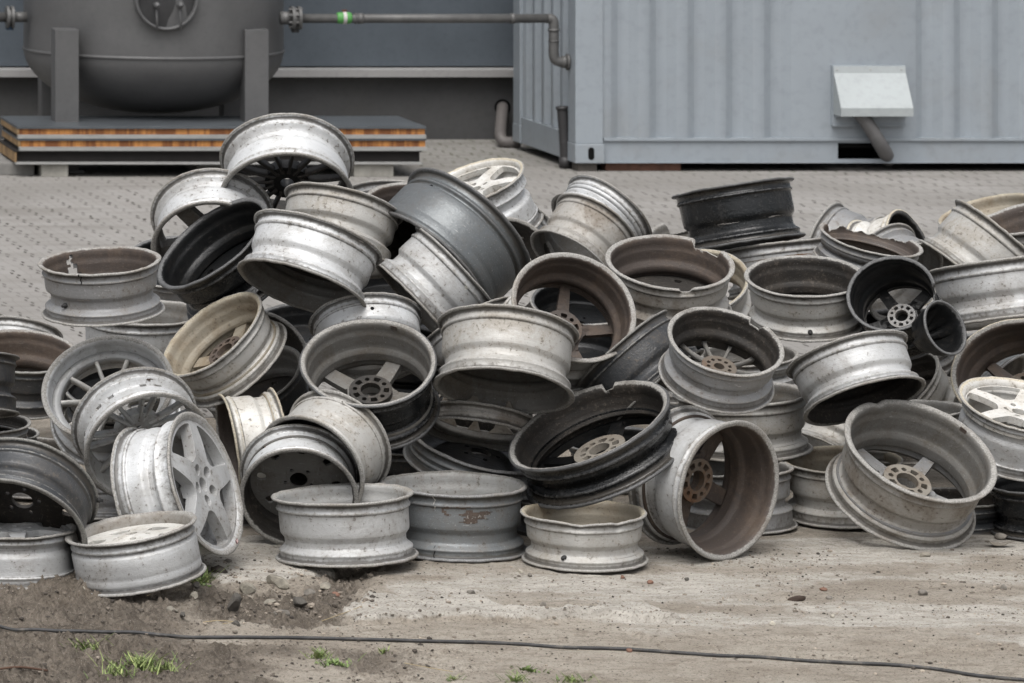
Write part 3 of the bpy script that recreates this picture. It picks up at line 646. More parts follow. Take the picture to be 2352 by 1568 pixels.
def conic(ell):
    if ell[0]=='e':
        _,cx,cy,hx,hy,sxy = ell
        S = np.array([[hx*hx, sxy],[sxy, hy*hy]])
        ev, U = np.linalg.eigh(S)
        ev = np.maximum(ev, 60.0)
        S = U@np.diag(ev)@U.T
    else:
        _,cx,cy,a,b,phi = ell
        p = math.radians(phi); u = np.array([math.cos(p),math.sin(p)]); v=np.array([-u[1],u[0]])
        S = a*a*np.outer(u,u)+b*b*np.outer(v,v)
    return cx,cy,S
def fit(ell, F, hint):
    """circle in space (camera frame: x right, y down, z forward) seen as this ellipse; unit radius"""
    cx,cy,S = conic(ell)
    c = np.array([(cx-CX0)/F0,(cy-CY0)/F0]); Sn = S/F0**2
    A = np.linalg.inv(Sn)
    Q = np.zeros((3,3)); Q[:2,:2]=A; Q[:2,2]=-A@c; Q[2,:2]=Q[:2,2]; Q[2,2]=c@A@c-1
    lam,V = np.linalg.eigh(Q)
    l3,l2,l1 = lam[0],lam[1],lam[2]; v3,v1 = V[:,0],V[:,2]
    s = math.sqrt(max(0,(l1-l2)/(l1-l3))); t = math.sqrt(max(0,(l2-l3)/(l1-l3)))
    hv = np.array([('r' in hint)*1.-('l' in hint)*1., ('d' in hint)*1.-('u' in hint)*1.])
    best=None
    Lc = np.linalg.cholesky(Sn); th=np.linspace(0,2*np.pi,24,endpoint=False)
    pts = c[:,None]+Lc@np.vstack([np.cos(th),np.sin(th)])
    rays = np.vstack([pts,np.ones(24)]).T
    for sg in (1,-1):
        n = s*sg*v1 + t*v3
        if n@np.array([c[0],c[1],1])<0: n=-n
        n = n*F
        P = rays/(rays@n)[:,None]
        # circle fit in plane
        e1 = np.cross(n,[0,0,1.]);
        if np.linalg.norm(e1)<1e-6: e1=np.array([1.,0,0])
        e1/=np.linalg.norm(e1); e2=np.cross(n,e1)
        u,v = P@e1,P@e2
        M = np.c_[2*u,2*v,np.ones(24)]; sol=np.linalg.lstsq(M,u*u+v*v,rcond=None)[0]
        r = math.sqrt(sol[2]+sol[0]**2+sol[1]**2)
        ctr = sol[0]*e1+sol[1]*e2+n*(P@n)[0]
        ctr=ctr/r
        if ctr[2]<0: ctr=-ctr
        q = ctr+.5*n
        d2 = np.array([q[0]/q[2]-ctr[0]/ctr[2], q[1]/q[2]-ctr[1]/ctr[2]])
        d2/= (np.linalg.norm(d2)+1e-12)
        sc = d2@hv
        if best is None or sc>best[0]: best=(sc,ctr,n)
    return best[1],best[2]     # centre for R=1, axis unit (camera frame)

RAD={"W2": 0.2062, "W1": 0.1924, "W3": 0.232, "W4": 0.226, "W5": 0.1966, "W6": 0.2361, "W7": 0.2309, "W8": 0.1952, "W9": 0.2466, "W10": 0.189, "W11": 0.1996, "W12": 0.2246, "W30": 0.2324, "W31": 0.1972, "W32": 0.1924, "W33": 0.1899, "W34": 0.1786, "W18": 0.2225, "W35": 0.2774, "W36": 0.1995, "W37": 0.2509, "W45": 0.1891, "W46": 0.1656, "W77": 0.1931, "W25": 0.2001, "W26": 0.2393, "W27": 0.2085, "W28": 0.218, "W29": 0.211, "W66": 0.2026, "W67": 0.1841, "W68": 0.1885, "W69": 0.1814, "W70": 0.1684, "W71": 0.1549, "W74": 0.1795, "W75": 0.1945, "W20": 0.2252, "W21": 0.21, "W22": 0.2321, "W23": 0.2193, "W24": 0.2379, "W53": 0.2063, "W54": 0.2185, "W55": 0.1902, "W49": 0.2648, "W50": 0.1969, "W48": 0.2146, "W51": 0.2008, "W52": 0.1976, "W47": 0.2001, "W47b": 0.178, "W19": 0.1921, "W17": 0.228, "W16": 0.2067, "W76": 0.1737, "W38": 0.2, "W15": 0.215, "W78": 0.1867, "W39": 0.1855, "W40": 0.2242, "W41": 0.2063, "W42": 0.1818, "W43": 0.2045, "W44": 0.1833, "W79": 0.183, "W80": 0.1745, "W84": 0.1788, "W14": 0.2052, "W13": 0.1513, "W56": 0.2329, "W57": 0.2196, "W58": 0.1833, "W59": 0.211, "W60": 0.2003, "W61": 0.225, "W62": 0.2, "W63": 0.2612, "W64": 0.2485, "W65": 0.1754, "W82": 0.19, "F1": 0.186, "F2": 0.1912, "F3": 0.184, "F4": 0.1951, "F6": 0.2, "F7": 0.199, "F9": 0.1884, "F11": 0.2, "F13": 0.1833, "F15": 0.2, "F16": 0.1833, "F17": 0.1814, "F18": 0.1782, "F20": 0.2001, "F21": 0.2005, "F22": 0.1925}

# ---------------------------------------------------------------- wheel rims: profile, spokes, hub
def prof(w, drum=False, v=(.5,.5,.5)):
    zs=w*(.43+.13*v[0]); zd=min(w-.21,zs+.13+w*(.05+.12*v[1])); dw=(v[2]-.5)*.04
    O=[(.000,.972,1,0),(.004,.990,1,0),(.016,1.0,1,0),(.030,.998,.9,0),(.041,.986,.7,.1),(.045,.962,.4,.8),(.049,.936,.1,1.3),(.060,.926,0,1.3),(.085,.920,0,.85),
       (.120,.919,.1,.45),(.140,.921,.2,.2),(.152,.934,.45,0),(.166,.941,.6,0),(.180,.938,.5,0),(.190,.924,.1,.7),(.198,.913,.0,.85),(.215,.909,0,.25),(.30,.907,0,0),(zs*.8+.05,.904,0,0),(zs+.006,.900,.15,0),
       (zs+.020,.896,.35,0),(zs+.050,.866+dw*.5,.1,0),(zs+.078,.838+dw,0,.2),(zs+.092,.832+dw,0,.6),(zs+.11,.831+dw,0,.3),(zd-.035,.831+dw,0,.2),(zd-.018,.833+dw,0,.6),(zd-.005,.840+dw,0,.4),(zd+.025,.880,.1,0),(zd+.050,.914,.3,0),(zd+.062,.930,.5,0),(zd+.075,.934,.55,0),(zd+.088,.930,.35,0),(zd+.098,.921,.1,.4)]
    if drum:      # straight sided barrel, hardly any well
        O=[p for p in O if p[0]<.20]+[(.215,.900,0,.5),(.235,.898,0,.3),(.255,.935,.3,0),(.27,.945,.3,0),(.40,.945,0,0),(w*.62,.943,0,0),(w*.70,.942,.1,.2),(w*.73,.934,.1,.4),(w*.76,.945,.3,0),(w-.15,.944,0,0),(w-.12,.948,.3,0),(w-.105,.940,.1,.4)]
    O=[p for p in O if p[0]<w-.09]
    O+=[(w-.085,.920,0,.7),(w-.060,.926,0,1.2),(w-.049,.936,.1,1.3),(w-.045,.962,.4,.8),(w-.041,.986,.7,.1),(w-.030,.998,.9,0),(w-.016,1.0,1,0),(w-.004,.990,1,0),(w,.972,1,0)]
    I=[(w-.005,.946,.9,0),(w-.022,.916,.35,0),(w-.05,.898,.1,.2),(w-.10,.890,0,.1),(zd+.08,.888,0,0),(zd+.04,.865,0,0),(zd,.815,0,.1),(zd-.02,.806+dw,0,.3),(zs+.10,.806+dw,0,.1),(zs+.07,.812,0,0),(zs+.02,.862,.1,0),(zs,.872,.1,0),
       (zs*.75+.06,.876,0,0),(.26,.880,0,0),(.215,.884,0,0),(.185,.902,.15,.1),(.13,.898,0,.15),(.06,.898,.1,.2),(.028,.910,.35,.1),(.012,.932,.8,0),(.002,.957,1,0)]
    I=[p for p in I if p[0]<w-.06 or p in I[:3]]
    return np.array(O),np.array(I)
def spoke_mesh(style, face, w, out_at, rng, dish=.10):
    """returns list of (V,F) of separate spokes in unit wheel space. face: 'A' (plane near ring A) or 'B'"""
    n=style['n']; sg=1 if face=='B' else -1
    zf = w-style.get('set',.10) if face=='B' else style.get('set',.10)
    res=[]; nr=11
    for k in range(n):
        for br in ((-1,1) if style.get('twin') else (0,)):
            th0=2*math.pi*k/n
            V=[]
            r0=style.get('r0',.20); r1=style.get('r1',.875)
            for i in range(nr):
                u=i/(nr-1); r=r0+(r1-r0)*u
                wd=style['w0']+(style['w1']-style['w0'])*u + style.get('flare',.10)*max(0,(u-.78)/.22)**2 + style.get('flare0',.06)*max(0,(.25-u)/.25)**2
                tk=style.get('th',.10)*(1-.25*u)
                off=br*style.get('twin',0)*(.25+.75*u if style.get('vee') else 1)
                zc=zf - sg*style.get('dish',.08)*(1-u)**1.6 + sg*style.get('crown',.02)*math.sin(u*math.pi)
                h=wd/2
                sec=[(-h,-tk*.95),(-h*.95,-tk*.25),(-h*.72,0),(-h*.30,.012),(h*.30,.012),(h*.72,0),(h*.95,-tk*.25),(h,-tk*.95),(h*.55,-tk*.80),(-h*.55,-tk*.80)]
                ca,sa=math.cos(th0),math.sin(th0)
                for (t,zz) in sec:
                    t+=off
                    rr=math.sqrt(max(r*r-t*t,1e-4)) if u>.9 else r
                    V.append((rr*ca-t*sa, rr*sa+t*ca, zc+sg*zz))
            m=10; Fc=[(i*m+j,i*m+(j+1)%m,(i+1)*m+(j+1)%m,(i+1)*m+j) for i in range(nr-1) for j in range(m)]
            if sg<0: Fc=[f[::-1] for f in Fc]
            res.append((V,Fc))
    return res
def plate(outer, holes, z0, z1):
    loops=[outer]+holes; vs=[];ed=[]
    for L in loops:
        b=len(vs); vs+=[Vector(p) for p in L]; ed+=[(b+i,b+(i+1)%len(L)) for i in range(len(L))]
    v2,e2,f2,_,_,_ = delaunay_2d_cdt(vs, ed, [], 0, 1e-6)
    def inside(p,L):
        c=False; j=len(L)-1
        for i in range(len(L)):
            if (L[i][1]>p[1])!=(L[j][1]>p[1]) and p[0]<(L[j][0]-L[i][0])*(p[1]-L[i][1])/(L[j][1]-L[i][1])+L[i][0]: c=not c
            j=i
        return c
    tr=[]
    for f in f2:
        c=[sum(v2[i][a] for i in f)/3 for a in (0,1)]
        if inside(c,outer) and not any(inside(c,h) for h in holes): tr.append(tuple(f))
    n=len(v2); V=[(v[0],v[1],z0) for v in v2]+[(v[0],v[1],z1) for v in v2]
    Fc=[t[::-1] for t in tr]+[tuple(i+n for i in t) for t in tr]
    cnt={}
    for t in tr:
        for a,b in ((t[0],t[1]),(t[1],t[2]),(t[2],t[0])): cnt[(a,b)]=1
    for (a,b) in cnt:
        if (b,a) not in cnt: Fc.append((a,b,b+n,a+n))
    return V,Fc
def circ(r,n,cx=0,cy=0,ph=0): return [(cx+r*math.cos(2*math.pi*i/n+ph),cy+r*math.sin(2*math.pi*i/n+ph)) for i in range(n)]
def hub_mesh(style, face, w):
    sg=1 if face=='B' else -1
    zf = w-style.get('set',.10) if face=='B' else style.get('set',.10)
    zc = zf - sg*style.get('dish',.08)*.92
    rh=style.get('hub',.30); lugs=style.get('lugs',5); lr=style.get('lug_r',.036); pcd=style.get('pcd',.235); bore=style.get('bore',.135)
    holes=[circ(bore,28)] if bore>0 else []
    for k in range(lugs):
        a=2*math.pi*(k+.5*style.get('lug_off',1))/lugs+.0
        holes.append(circ(lr,12,pcd*math.cos(a),pcd*math.sin(a)))
        if style.get('pock'):
            a2=a+math.pi/lugs; q=style['pock']
            holes.append([(pcd*math.cos(a2)+x*math.cos(a2)-y*math.sin(a2), pcd*math.sin(a2)+x*math.sin(a2)+y*math.cos(a2)) for x,y in ((-q*.8,-q*.8),(q*.6,-q*1.1),(q*.85,-q*.6),(q*.85,q*.6),(q*.6,q*1.1),(-q*.8,q*.8))])
    z0,z1=sorted((zc, zc-sg*style.get('hth',.17)))
    return plate(circ(rh,56),holes,z0+.004,z1+.004)
def disc_mesh(style, face, w):
    """pressed or cast disc with openings"""
    sg=1 if face=='B' else -1; zf = w-style.get('set',.10) if face=='B' else style.get('set',.10)
    holes=[circ(style.get('bore',.12),28)]; n=style['n']
    for k in range(style.get('lugs',5)):
        a=2*math.pi*k/style.get('lugs',5)+.3; holes.append(circ(style.get('lug_r',.035),12,.23*math.cos(a),.23*math.sin(a)))
    for k in range(n):
        a0=2*math.pi*k/n; ri,ro=style['win']; hw=style['hw']; L=[]
        for (r,t) in ((ri,-hw*.55),(ri+.03,-hw*.8),(ro-.06,-hw),(ro-.02,-hw*.85),(ro,-hw*.5),(ro,hw*.5),(ro-.02,hw*.85),(ro-.06,hw),(ri+.03,hw*.8),(ri,hw*.55)):
            L.append((r*math.cos(a0)-t*math.sin(a0), r*math.sin(a0)+t*math.cos(a0)))
        holes.append(L)
    # extra rings of points so that the dish bends smoothly
    V,Fc=plate(circ(style.get('r1',.88),72),holes,0,-.06*sg if sg>0 else .06)
    out=[]
    for (x,y,z) in V:
        r=math.hypot(x,y); d=style.get('dish',.10)*max(0,1-r/.88)**1.2 - style.get('hubup',.0)*max(0,1-r/.36)**.6
        out.append((x,y,zf+z-sg*d))
    if sg<0: Fc=[f[::-1] for f in Fc]
    return out,Fc
def chaikin(L,it=2):
    for _ in range(it):
        n=len(L); Q=[]
        for i in range(n):
            p,q=L[i],L[(i+1)%n]; Q+= [(p[0]*.75+q[0]*.25,p[1]*.75+q[1]*.25),(p[0]*.25+q[0]*.75,p[1]*.25+q[1]*.75)]
        L=Q
    return L
def cast_mesh(st, face, w):
    """one cast face: broad spokes left between rounded windows"""
    sg=1 if face=='B' else -1; zf=w-st.get('set',.10) if face=='B' else st.get('set',.10)
    n=st['n']; ri,ro_=st['ri'],st['ro']; w0,w1=st['w0']/2,st['w1']/2; r1=st.get('r1',.90); holes=[]
    if st.get('bore',.1)>0: holes.append(circ(st.get('bore',.1),24))
    for k in range(st.get('lugs',5)):
        a=2*math.pi*(k+.5*st.get('lug_off',0))/st.get('lugs',5); holes.append(circ(st['lug_r'],14,st['pcd']*math.cos(a),st['pcd']*math.sin(a)))
    for k in range(n):
        a0=2*math.pi*k/n; a1=2*math.pi*(k+1)/n
        def edge(r,a,sd):
            wd=w0+(w1-w0)*(r-ri)/(ro_-ri); return a+sd*math.asin(min(.99,wd/r))
        L=[]
        for r in np.linspace(ri,ro_,7): t=edge(r,a0,1); L.append((r*math.cos(t),r*math.sin(t)))
        ta,tb=edge(ro_,a0,1),edge(ro_,a1,-1)
        for u in np.linspace(0,1,8)[1:-1]: t=ta+(tb-ta)*u; L.append((ro_*math.cos(t),ro_*math.sin(t)))
        for r in np.linspace(ro_,ri,7): t=edge(r,a1,-1); L.append((r*math.cos(t),r*math.sin(t)))
        holes.append(chaikin(L,2))
    loops=[circ(r1,72)]+holes; vs=[];ed=[]
    for L in loops:
        b=len(vs); vs+=[Vector(p) for p in L]; ed+=[(b+i,b+(i+1)%len(L)) for i in range(len(L))]
    for r in (.19,.30,.40,.52,.64,.74,.82):
        vs+=[Vector(p) for p in circ(r,40,0,0,r*3)]
    v2,_,f2,_,_,_=delaunay_2d_cdt(vs,ed,[],0,1e-6)
    def inside(p,L):
        c=False; j=len(L)-1
        for i in range(len(L)):
            if (L[i][1]>p[1])!=(L[j][1]>p[1]) and p[0]<(L[j][0]-L[i][0])*(p[1]-L[i][1])/(L[j][1]-L[i][1])+L[i][0]: c=not c
            j=i
        return c
    tr=[]
    for f in f2:
        c=[sum(v2[i][a] for i in f)/3 for a in (0,1)]
        if inside(c,loops[0]) and not any(inside(c,h) for h in holes): tr.append(tuple(f))
    used=sorted({i for t in tr for i in t}); ix={u:i for i,u in enumerate(used)}; tr=[tuple(ix[i] for i in t) for t in tr]; N=len(used)
    th=st.get('th',.10); V=[]
    for lay in (0,1):
        for u in used:
            x,y=v2[u]; r=math.hypot(x,y)
            dz=st.get('dish',.05)*max(0,1-r/.88)**1.3 - st.get('crown',.02)*math.sin(min(1,r/.88)*math.pi)
            V.append((x,y,zf-sg*(dz+lay*th*(1+.25*(r<.4)))))
    Fc=[t if sg>0 else t[::-1] for t in tr]+[tuple(i+N for i in (t[::-1] if sg>0 else t)) for t in tr]
    es={(a,b) for t in tr for a,b in ((t[0],t[1]),(t[1],t[2]),(t[2],t[0]))}
    Fc+=[((b_,a_,a_+N,b_+N) if sg>0 else (a_,b_,b_+N,a_+N)) for a_,b_ in es if (b_,a_) not in es]
    return V,Fc
CAST={
 'five': dict(n=5,w0=.26,w1=.23,ri=.36,ro=.86,bore=.15,lug_r=.036,pcd=.23,lug_off=1,th=.10,dish=.07,boss='pock'),
 'five_slim': dict(n=5,w0=.20,w1=.15,ri=.36,ro=.86,bore=.15,lug_r=.036,pcd=.22,lug_off=1,th=.10,dish=.05,boss='pock'),
 'five_deep': dict(n=5,w0=.18,w1=.14,ri=.34,ro=.84,bore=.13,lug_r=.034,pcd=.20,lug_off=1,th=.08,dish=.02,set=.015,r1=.88,boss='pock'),
 'five23': dict(n=5,w0=.28,w1=.26,ri=.38,ro=.86,bore=.15,lug_r=.036,pcd=.23,lug_off=1,th=.16,dish=.04,set=.26,boss='plain'),
 'five_flush': dict(n=5,w0=.33,w1=.21,ri=.38,ro=.85,bore=.10,lug_r=.078,pcd=.225,lug_off=1,th=.17,dish=.03,set=.05,crown=.055,r1=.91,boss='plain'),
 'white3': dict(n=5,w0=.26,w1=.21,ri=.36,ro=.85,bore=.11,lug_r=.045,pcd=.21,lug_off=1,th=.11,dish=.05,set=.12,crown=.04,r1=.90,boss='plain'),
 'seven': dict(n=7,w0=.13,w1=.11,ri=.36,ro=.85,bore=.13,lug_r=.036,pcd=.22,lug_off=1,th=.10,dish=.05,boss='plain'),
 'scoop': dict(n=5,w0=.30,w1=.20,ri=.44,ro=.84,bore=.13,lug_r=.05,pcd=.24,lug_off=1,th=.10,dish=.02,set=.05,crown=.05,r1=.90,boss='plain'),
 'oval': dict(n=6,w0=.26,w1=.34,ri=.42,ro=.68,bore=.09,lug_r=.05,pcd=.23,lug_off=1,th=.07,dish=-.10,set=.17,crown=-.03,r1=.885,lugs=4,boss='plain'),
}
STY={
 'twin5': dict(n=5,w0=.075,w1=.08,flare=.07,twin=.085,hub=.31,th=.11,dish=.04,pock=.05,pcd=.225),
 'vee8':  dict(n=7,w0=.06,w1=.055,flare=.05,twin=.125,vee=1,hub=.36,th=.14,dish=.05,set=.34,lug_r=.05,bore=.13),
 'ten':   dict(n=10,w0=.075,w1=.06,flare=.03,hub=.27,th=.12,set=.30,dish=.05,r1=.80,lug_r=.04,pcd=.18),
 'multi': dict(n=15,w0=.045,w1=.05,flare=.035,hub=.33,th=.14,dish=.04,set=.30,lug_r=.03,bore=.10),
 'fan':   dict(n=12,w0=.04,w1=.045,flare=.03,hub=.30,th=.12,dish=.03,lug_r=.035,bore=.09,lugs=5,pcd=.19,pock=.035),
 'white3':dict(n=5,w0=.20,w1=.20,flare=.20,flare0=.14,hub=.32,th=.12,dish=.03,set=.12,crown=.03,lug_r=.045,bore=.11,pcd=.21,r1=.90),
}
DISC={
 'steel': dict(n=8,win=(.55,.70),hw=.075,dish=.10,hubup=.10,bore=.15,set=.16),
 'closed': dict(n=8,win=(.70,.73),hw=.02,dish=.05,hubup=.08,bore=.10,lug_r=.03,set=.30),
 'plain': dict(n=6,win=(.60,.72),hw=.06,dish=.08,bore=.14,set=.12),
}
def to_world(c,n,k):
    """camera frame (right,down,forward) -> world"""
    return Vector((c[0],c[2],HC-c[1])), Vector((n[0],n[2],-n[1]))
RG=np.random.RandomState(11)
def make_wheel(key):
    d=W[key]; det=DET[key]; Rr=RAD[key]
    c,n=fit(d['ell'],d['F'],d['hint']); c=c*Rr
    wc,wn=to_world(c,n,key)
    ex=Vector((1,0,0))-wn*wn.x
    if ex.length<.2: ex=Vector((0,0,1))-wn*wn.z
    ex.normalize(); ey=wn.cross(ex)
    Mw=Matrix(((ex.x,ey.x,wn.x,wc.x),(ex.y,ey.y,wn.y,wc.y),(ex.z,ey.z,wn.z,wc.z),(0,0,0,1)))
    w=d['wr']; face=det.get('face','B'); O,I=prof(w,det.get('drum'),det.get('pv') or tuple(random.Random('p'+key).random() for _ in range(3)))
    if det.get('flip'):    # the drop centre lies next to the spoked side
        O=O[::-1].copy(); O[:,0]=w-O[:,0]; I=I[::-1].copy(); I[:,0]=w-I[:,0]
    nO=len(O); PR=np.vstack([O,I]); seg=det.get('seg',132)
    th=np.linspace(0,2*np.pi,seg,endpoint=False)
    Z=np.repeat(PR[None,:,0],seg,0); Rd=np.repeat(PR[None,:,1],seg,0); TH=np.repeat(th[:,None],len(PR),1)
    wear=np.repeat(PR[None,:,2],seg,0); grime=np.repeat(PR[None,:,3],seg,0)
    def ro(z): return np.interp(z,O[:,0],O[:,1])
    Is=I[np.argsort(I[:,0])]
    def ri(z): return np.interp(z,Is[:,0],Is[:,1])
    Mi=Mw.inverted()
    def proj(theta,z,r):
        p=Mw@Vector((r*math.cos(theta)*Rr,r*math.sin(theta)*Rr,z*Rr)); return (p.x*F0/p.y+CX0, CY0+(HC-p.z)*F0/p.y, p.y)
    def ring_theta(px,py,z=0.0,r=1.0):
        tt=np.linspace(0,2*np.pi,240,endpoint=False)
        return min(tt,key=lambda t:(proj(t,z,r)[0]-px)**2+(proj(t,z,r)[1]-py)**2)
    def surf(px,py,outer=True):
        """angle and height on the barrel of the point seen at a picture position"""
        o=Vector((0,0,HC)); t=Vector(((px-CX0)/F0,1,-(py-CY0)/F0)); o=Mi@o; t=(Mi.to_3x3()@t)
        o/=Rr; t/=Rr; rr=.89; best=None
        for r_try in range(4):
            a=t.x*t.x+t.y*t.y; b=2*(o.x*t.x+o.y*t.y); cc=o.x*o.x+o.y*o.y-rr*rr; D=b*b-4*a*cc
            if D<0: D=0
            s=(-b-math.sqrt(D))/(2*a) if outer else (-b+math.sqrt(D))/(2*a)
            p=o+t*s; z=min(max(p.z,0.03),w-.03); rr=float(ro(z) if outer else ri(z)); best=(math.atan2(p.y,p.x)%(2*math.pi),z)
        return best
    # dents and wobble
    ph=RG.rand(6)*6.28
    Rd=Rd*(1+.006*np.cos(2*TH+ph[0])*np.exp(-Z/.3)+.004*np.cos(3*TH+ph[1]))
    Zo=.006*np.cos(2*TH+ph[2])+.004*np.cos(5*TH+ph[3])*np.exp(-Z/.1)
    lipn=(fbm(TH*9+ph[4]*9,TH*0+ph[5]*50,3)-.5)*.022
    Zo=Zo+lipn*np.exp(-Z/.05)+lipn[::-1]*np.exp(-(w-Z)/.05)
    for (px,py,amp,sig) in det.get('dent',[]):
        t0=ring_theta(px,py); dt=(TH-t0+np.pi)%(2*np.pi)-np.pi
        f=np.exp(-(dt/sig)**2)*np.exp(-Z/.16); Rd=Rd*(1-amp*f); Zo=Zo+abs(amp)*.55*f
    # broken edges: the metal ends at h(theta)
    for (pa,pb,h,jag) in det.get('torn',[]):
        ta,tb=ring_theta(*pa),ring_theta(*pb)
        if (tb-ta)%(2*np.pi)>np.pi: ta,tb=tb,ta
        span=(tb-ta)%(2*np.pi); u=((th-ta)%(2*np.pi))/span
        env=np.where(u<1,np.minimum(1,np.minimum(u,1-u)*14),0)
        hh=env*h*(1+jag*(fbm(th*3.3+ph[0]*20,th*0+3,5,.52)-.5)*2)
        hh=np.clip(hh,0,w*.8)[:,None]; mm=Z<hh
        isO=np.arange(len(PR))[None,:]<nO
        Z2=np.where(mm,hh,Z); Rd=np.where(mm,np.where(isO,ro(Z2),ri(Z2)),Rd); wear=np.where(mm,.9,wear); Z=Z2
    Zf=Z+Zo
    V=np.stack([Rd*np.cos(TH),Rd*np.sin(TH),Zf],-1).reshape(-1,3)*Rr
    q=grid_faces(seg,len(PR),True,True)
    pj=q[:,0]%len(PR); mi=np.where(pj<nO,0,1); mi=np.where((pj>=len(PR)-1),1,mi)
    for (px,py,wa,wb,za,zb) in det.get('gap',[]):     # a piece broken out of the wall
        t0=ring_theta(px,py); cz=PR[q[:,0]%len(PR),0]; ct=th[q[:,0]//len(PR)]
        dt=(ct-t0+np.pi)%(2*np.pi)-np.pi; u=np.clip((cz-za)/(zb-za),0,1)
        kill=(cz>za)&(cz<zb)&(np.abs(dt-.10*u+.03*np.sin(cz*40))<wa+(wb-wa)*u)
        q=q[~kill]; mi=mi[~kill]
    root=empty('wheel_rim'); root.matrix_world=Mw
    tag(root,det['label'],'wheel rim','scrap wheel rims in the pile')
    pm,im=M[det['paint']],M[det['inner']]
    fast_mesh('barrel',V,q[:,::-1],[pm,im],root,mi,dict(wear=wear.ravel(),grime=grime.ravel()))
    fm=M[det.get('fpaint',det['inner'])]; hm=M[det.get('hubmat',det.get('fpaint',det['inner']))]
    spin=det.get('spin',0.0)
    if 'hubpx' in det: pass
    cs,sn=math.cos(spin),math.sin(spin)
    def rot(V): return [((x*cs-y*sn)*Rr,(x*sn+y*cs)*Rr,z*Rr) for x,y,z in V]
    st=det.get('spk')
    if st in CAST:
        s=CAST[st]; Vh,Fh=cast_mesh(s,face,w)
        o=mesh_obj('spoked_face',rot(Vh),Fh,fm,root,attrs=dict(wear=[0]*len(Vh),grime=[0]*len(Vh)))
        bv=o.modifiers.new('rounded edges','BEVEL'); bv.width=.014*Rr; bv.segments=2; bv.limit_method='ANGLE'; bv.angle_limit=R(50); bv.harden_normals=False
        hs=dict(hub=.315,lugs=s.get('lugs',5),lug_r=.036 if s['boss']=='pock' else .03,pcd=s['pcd'],bore=s.get('bore',.13)*.98,lug_off=s.get('lug_off',0),hth=.09,dish=0,set=s.get('set',.10)+s.get('dish',.05)*.8+s.get('th',.1)*1.12-.004,pock=.05 if s['boss']=='pock' else 0)
        Vh,Fh=hub_mesh(hs,face,w); o=mesh_obj('hub',rot(Vh),Fh,hm,root,attrs=dict(wear=[.05]*len(Vh),grime=[0]*len(Vh)))
    elif st in STY:
        s=STY[st]
        for (Vs,Fs) in spoke_mesh(s,face,w,None,RG):
            o=mesh_obj('spoke',rot(Vs),Fs,fm,root,smooth=True,attrs=dict(wear=[0]*len(Vs),grime=[0]*len(Vs)))
        Vh,Fh=hub_mesh(s,face,w); mesh_obj('hub',rot(Vh),Fh,hm,root,attrs=dict(wear=[.05]*len(Vh),grime=[0]*len(Vh)))
    elif st in DISC:
        Vh,Fh=disc_mesh(DISC[st],face,w); mesh_obj('wheel_disc',rot(Vh),Fh,fm,root,attrs=dict(wear=[0]*len(Vh),grime=[0]*len(Vh)))
    if det.get('lipring'):
        zr=.0
        pr=[(.955,.004,1),(.90,.030,.3),(.865,.10,0),(.855,.22,0)] if face=='A' else [(.955,w-.004,1),(.90,w-.03,.3),(.865,w-.1,0),(.855,w-.22,0)]
        Vr=[(r*math.cos(t)*Rr,r*math.sin(t)*Rr,z*Rr) for t in th for r,z,_ in pr]; wr_=[x for t in th for _,_,x in pr]
        fast_mesh('face_rim',Vr,grid_faces(seg,4,True,False),fm,root,None,dict(wear=wr_,grime=[0]*len(wr_)))
    for (px,py,kind) in det.get('valve',[]):
        t,z=surf(px,py); r=float(ro(z)); b=MB()
        nx=Vector((math.cos(t),math.sin(t),0)); p=nx*r*Rr; p.z=z*Rr
        if kind=='stem': b.tube([p-nx*.004,p+nx*.006,p+nx*.007,p+nx*.016],.0062,10,0,True,lambda i:[.0085,.0085,.0055,.005][i]); b.build('valve_stem',M['rubber'],root,True)
        elif kind=='rusty':
            b.tube([p-nx*.003,p+nx*.003],.0085,14); b.build('valve_seat',M['rust'],root,False)
            b=MB(); b.tube([p+nx*.0031,p+nx*.0045],.0048,12); b.build('valve_hole',M['hole'],root,False)
        else: b.tube([p-nx*.003,p+nx*.0012],.0062,12); b.build('valve_hole',M['hole'],root,False)
    for (px,py,sx,sy,mat,nm,outer) in det.get('patch',[]):
        t0,z0=surf(px,py,outer); N=26; Vp=[];keep=[]
        for i in range(N):
            for j in range(N):
                u,v=i/(N-1)*2-1,j/(N-1)*2-1; t=t0+u*sx; z=min(max(z0+v*sy,.02),w-.02)
                r=(float(ro(z))+.0035) if outer else (float(ri(z))-.0035)
                Vp.append((r*math.cos(t)*Rr,r*math.sin(t)*Rr,z*Rr))
                keep.append(max(abs(u),abs(v))**3*.6+u*u*.3+v*v*.3+(float(fbm(u*2.2+px,v*2.2+py,4))-.5)*2.2<.42)
        Fp=[f for f in grid_faces(N,N) if all(keep[k] for k in f)]
        if Fp:
            o=mesh_obj(nm,Vp,Fp,M[mat],root,smooth=True,attrs=dict(wear=[0]*len(Vp),grime=[0]*len(Vp)))
    for (px,py) in det.get('weights',[]):
        t0,z0=surf(px,py,False); Vp=[]
        for dr in (0,.012):
            for (a,b) in ((-.055,-.035),(.055,-.035),(.055,.035),(-.055,.035)):
                r=float(ri(z0))-.002-dr; Vp.append((r*math.cos(t0+a)*Rr,r*math.sin(t0+a)*Rr,(z0+b)*Rr))
        mesh_obj('balance_weight',Vp,[(0,1,2,3),(7,6,5,4),(0,4,5,1),(1,5,6,2),(2,6,7,3),(3,7,4,0)],M['in_brown'],root,attrs=dict(wear=[0]*8,grime=[0]*8))
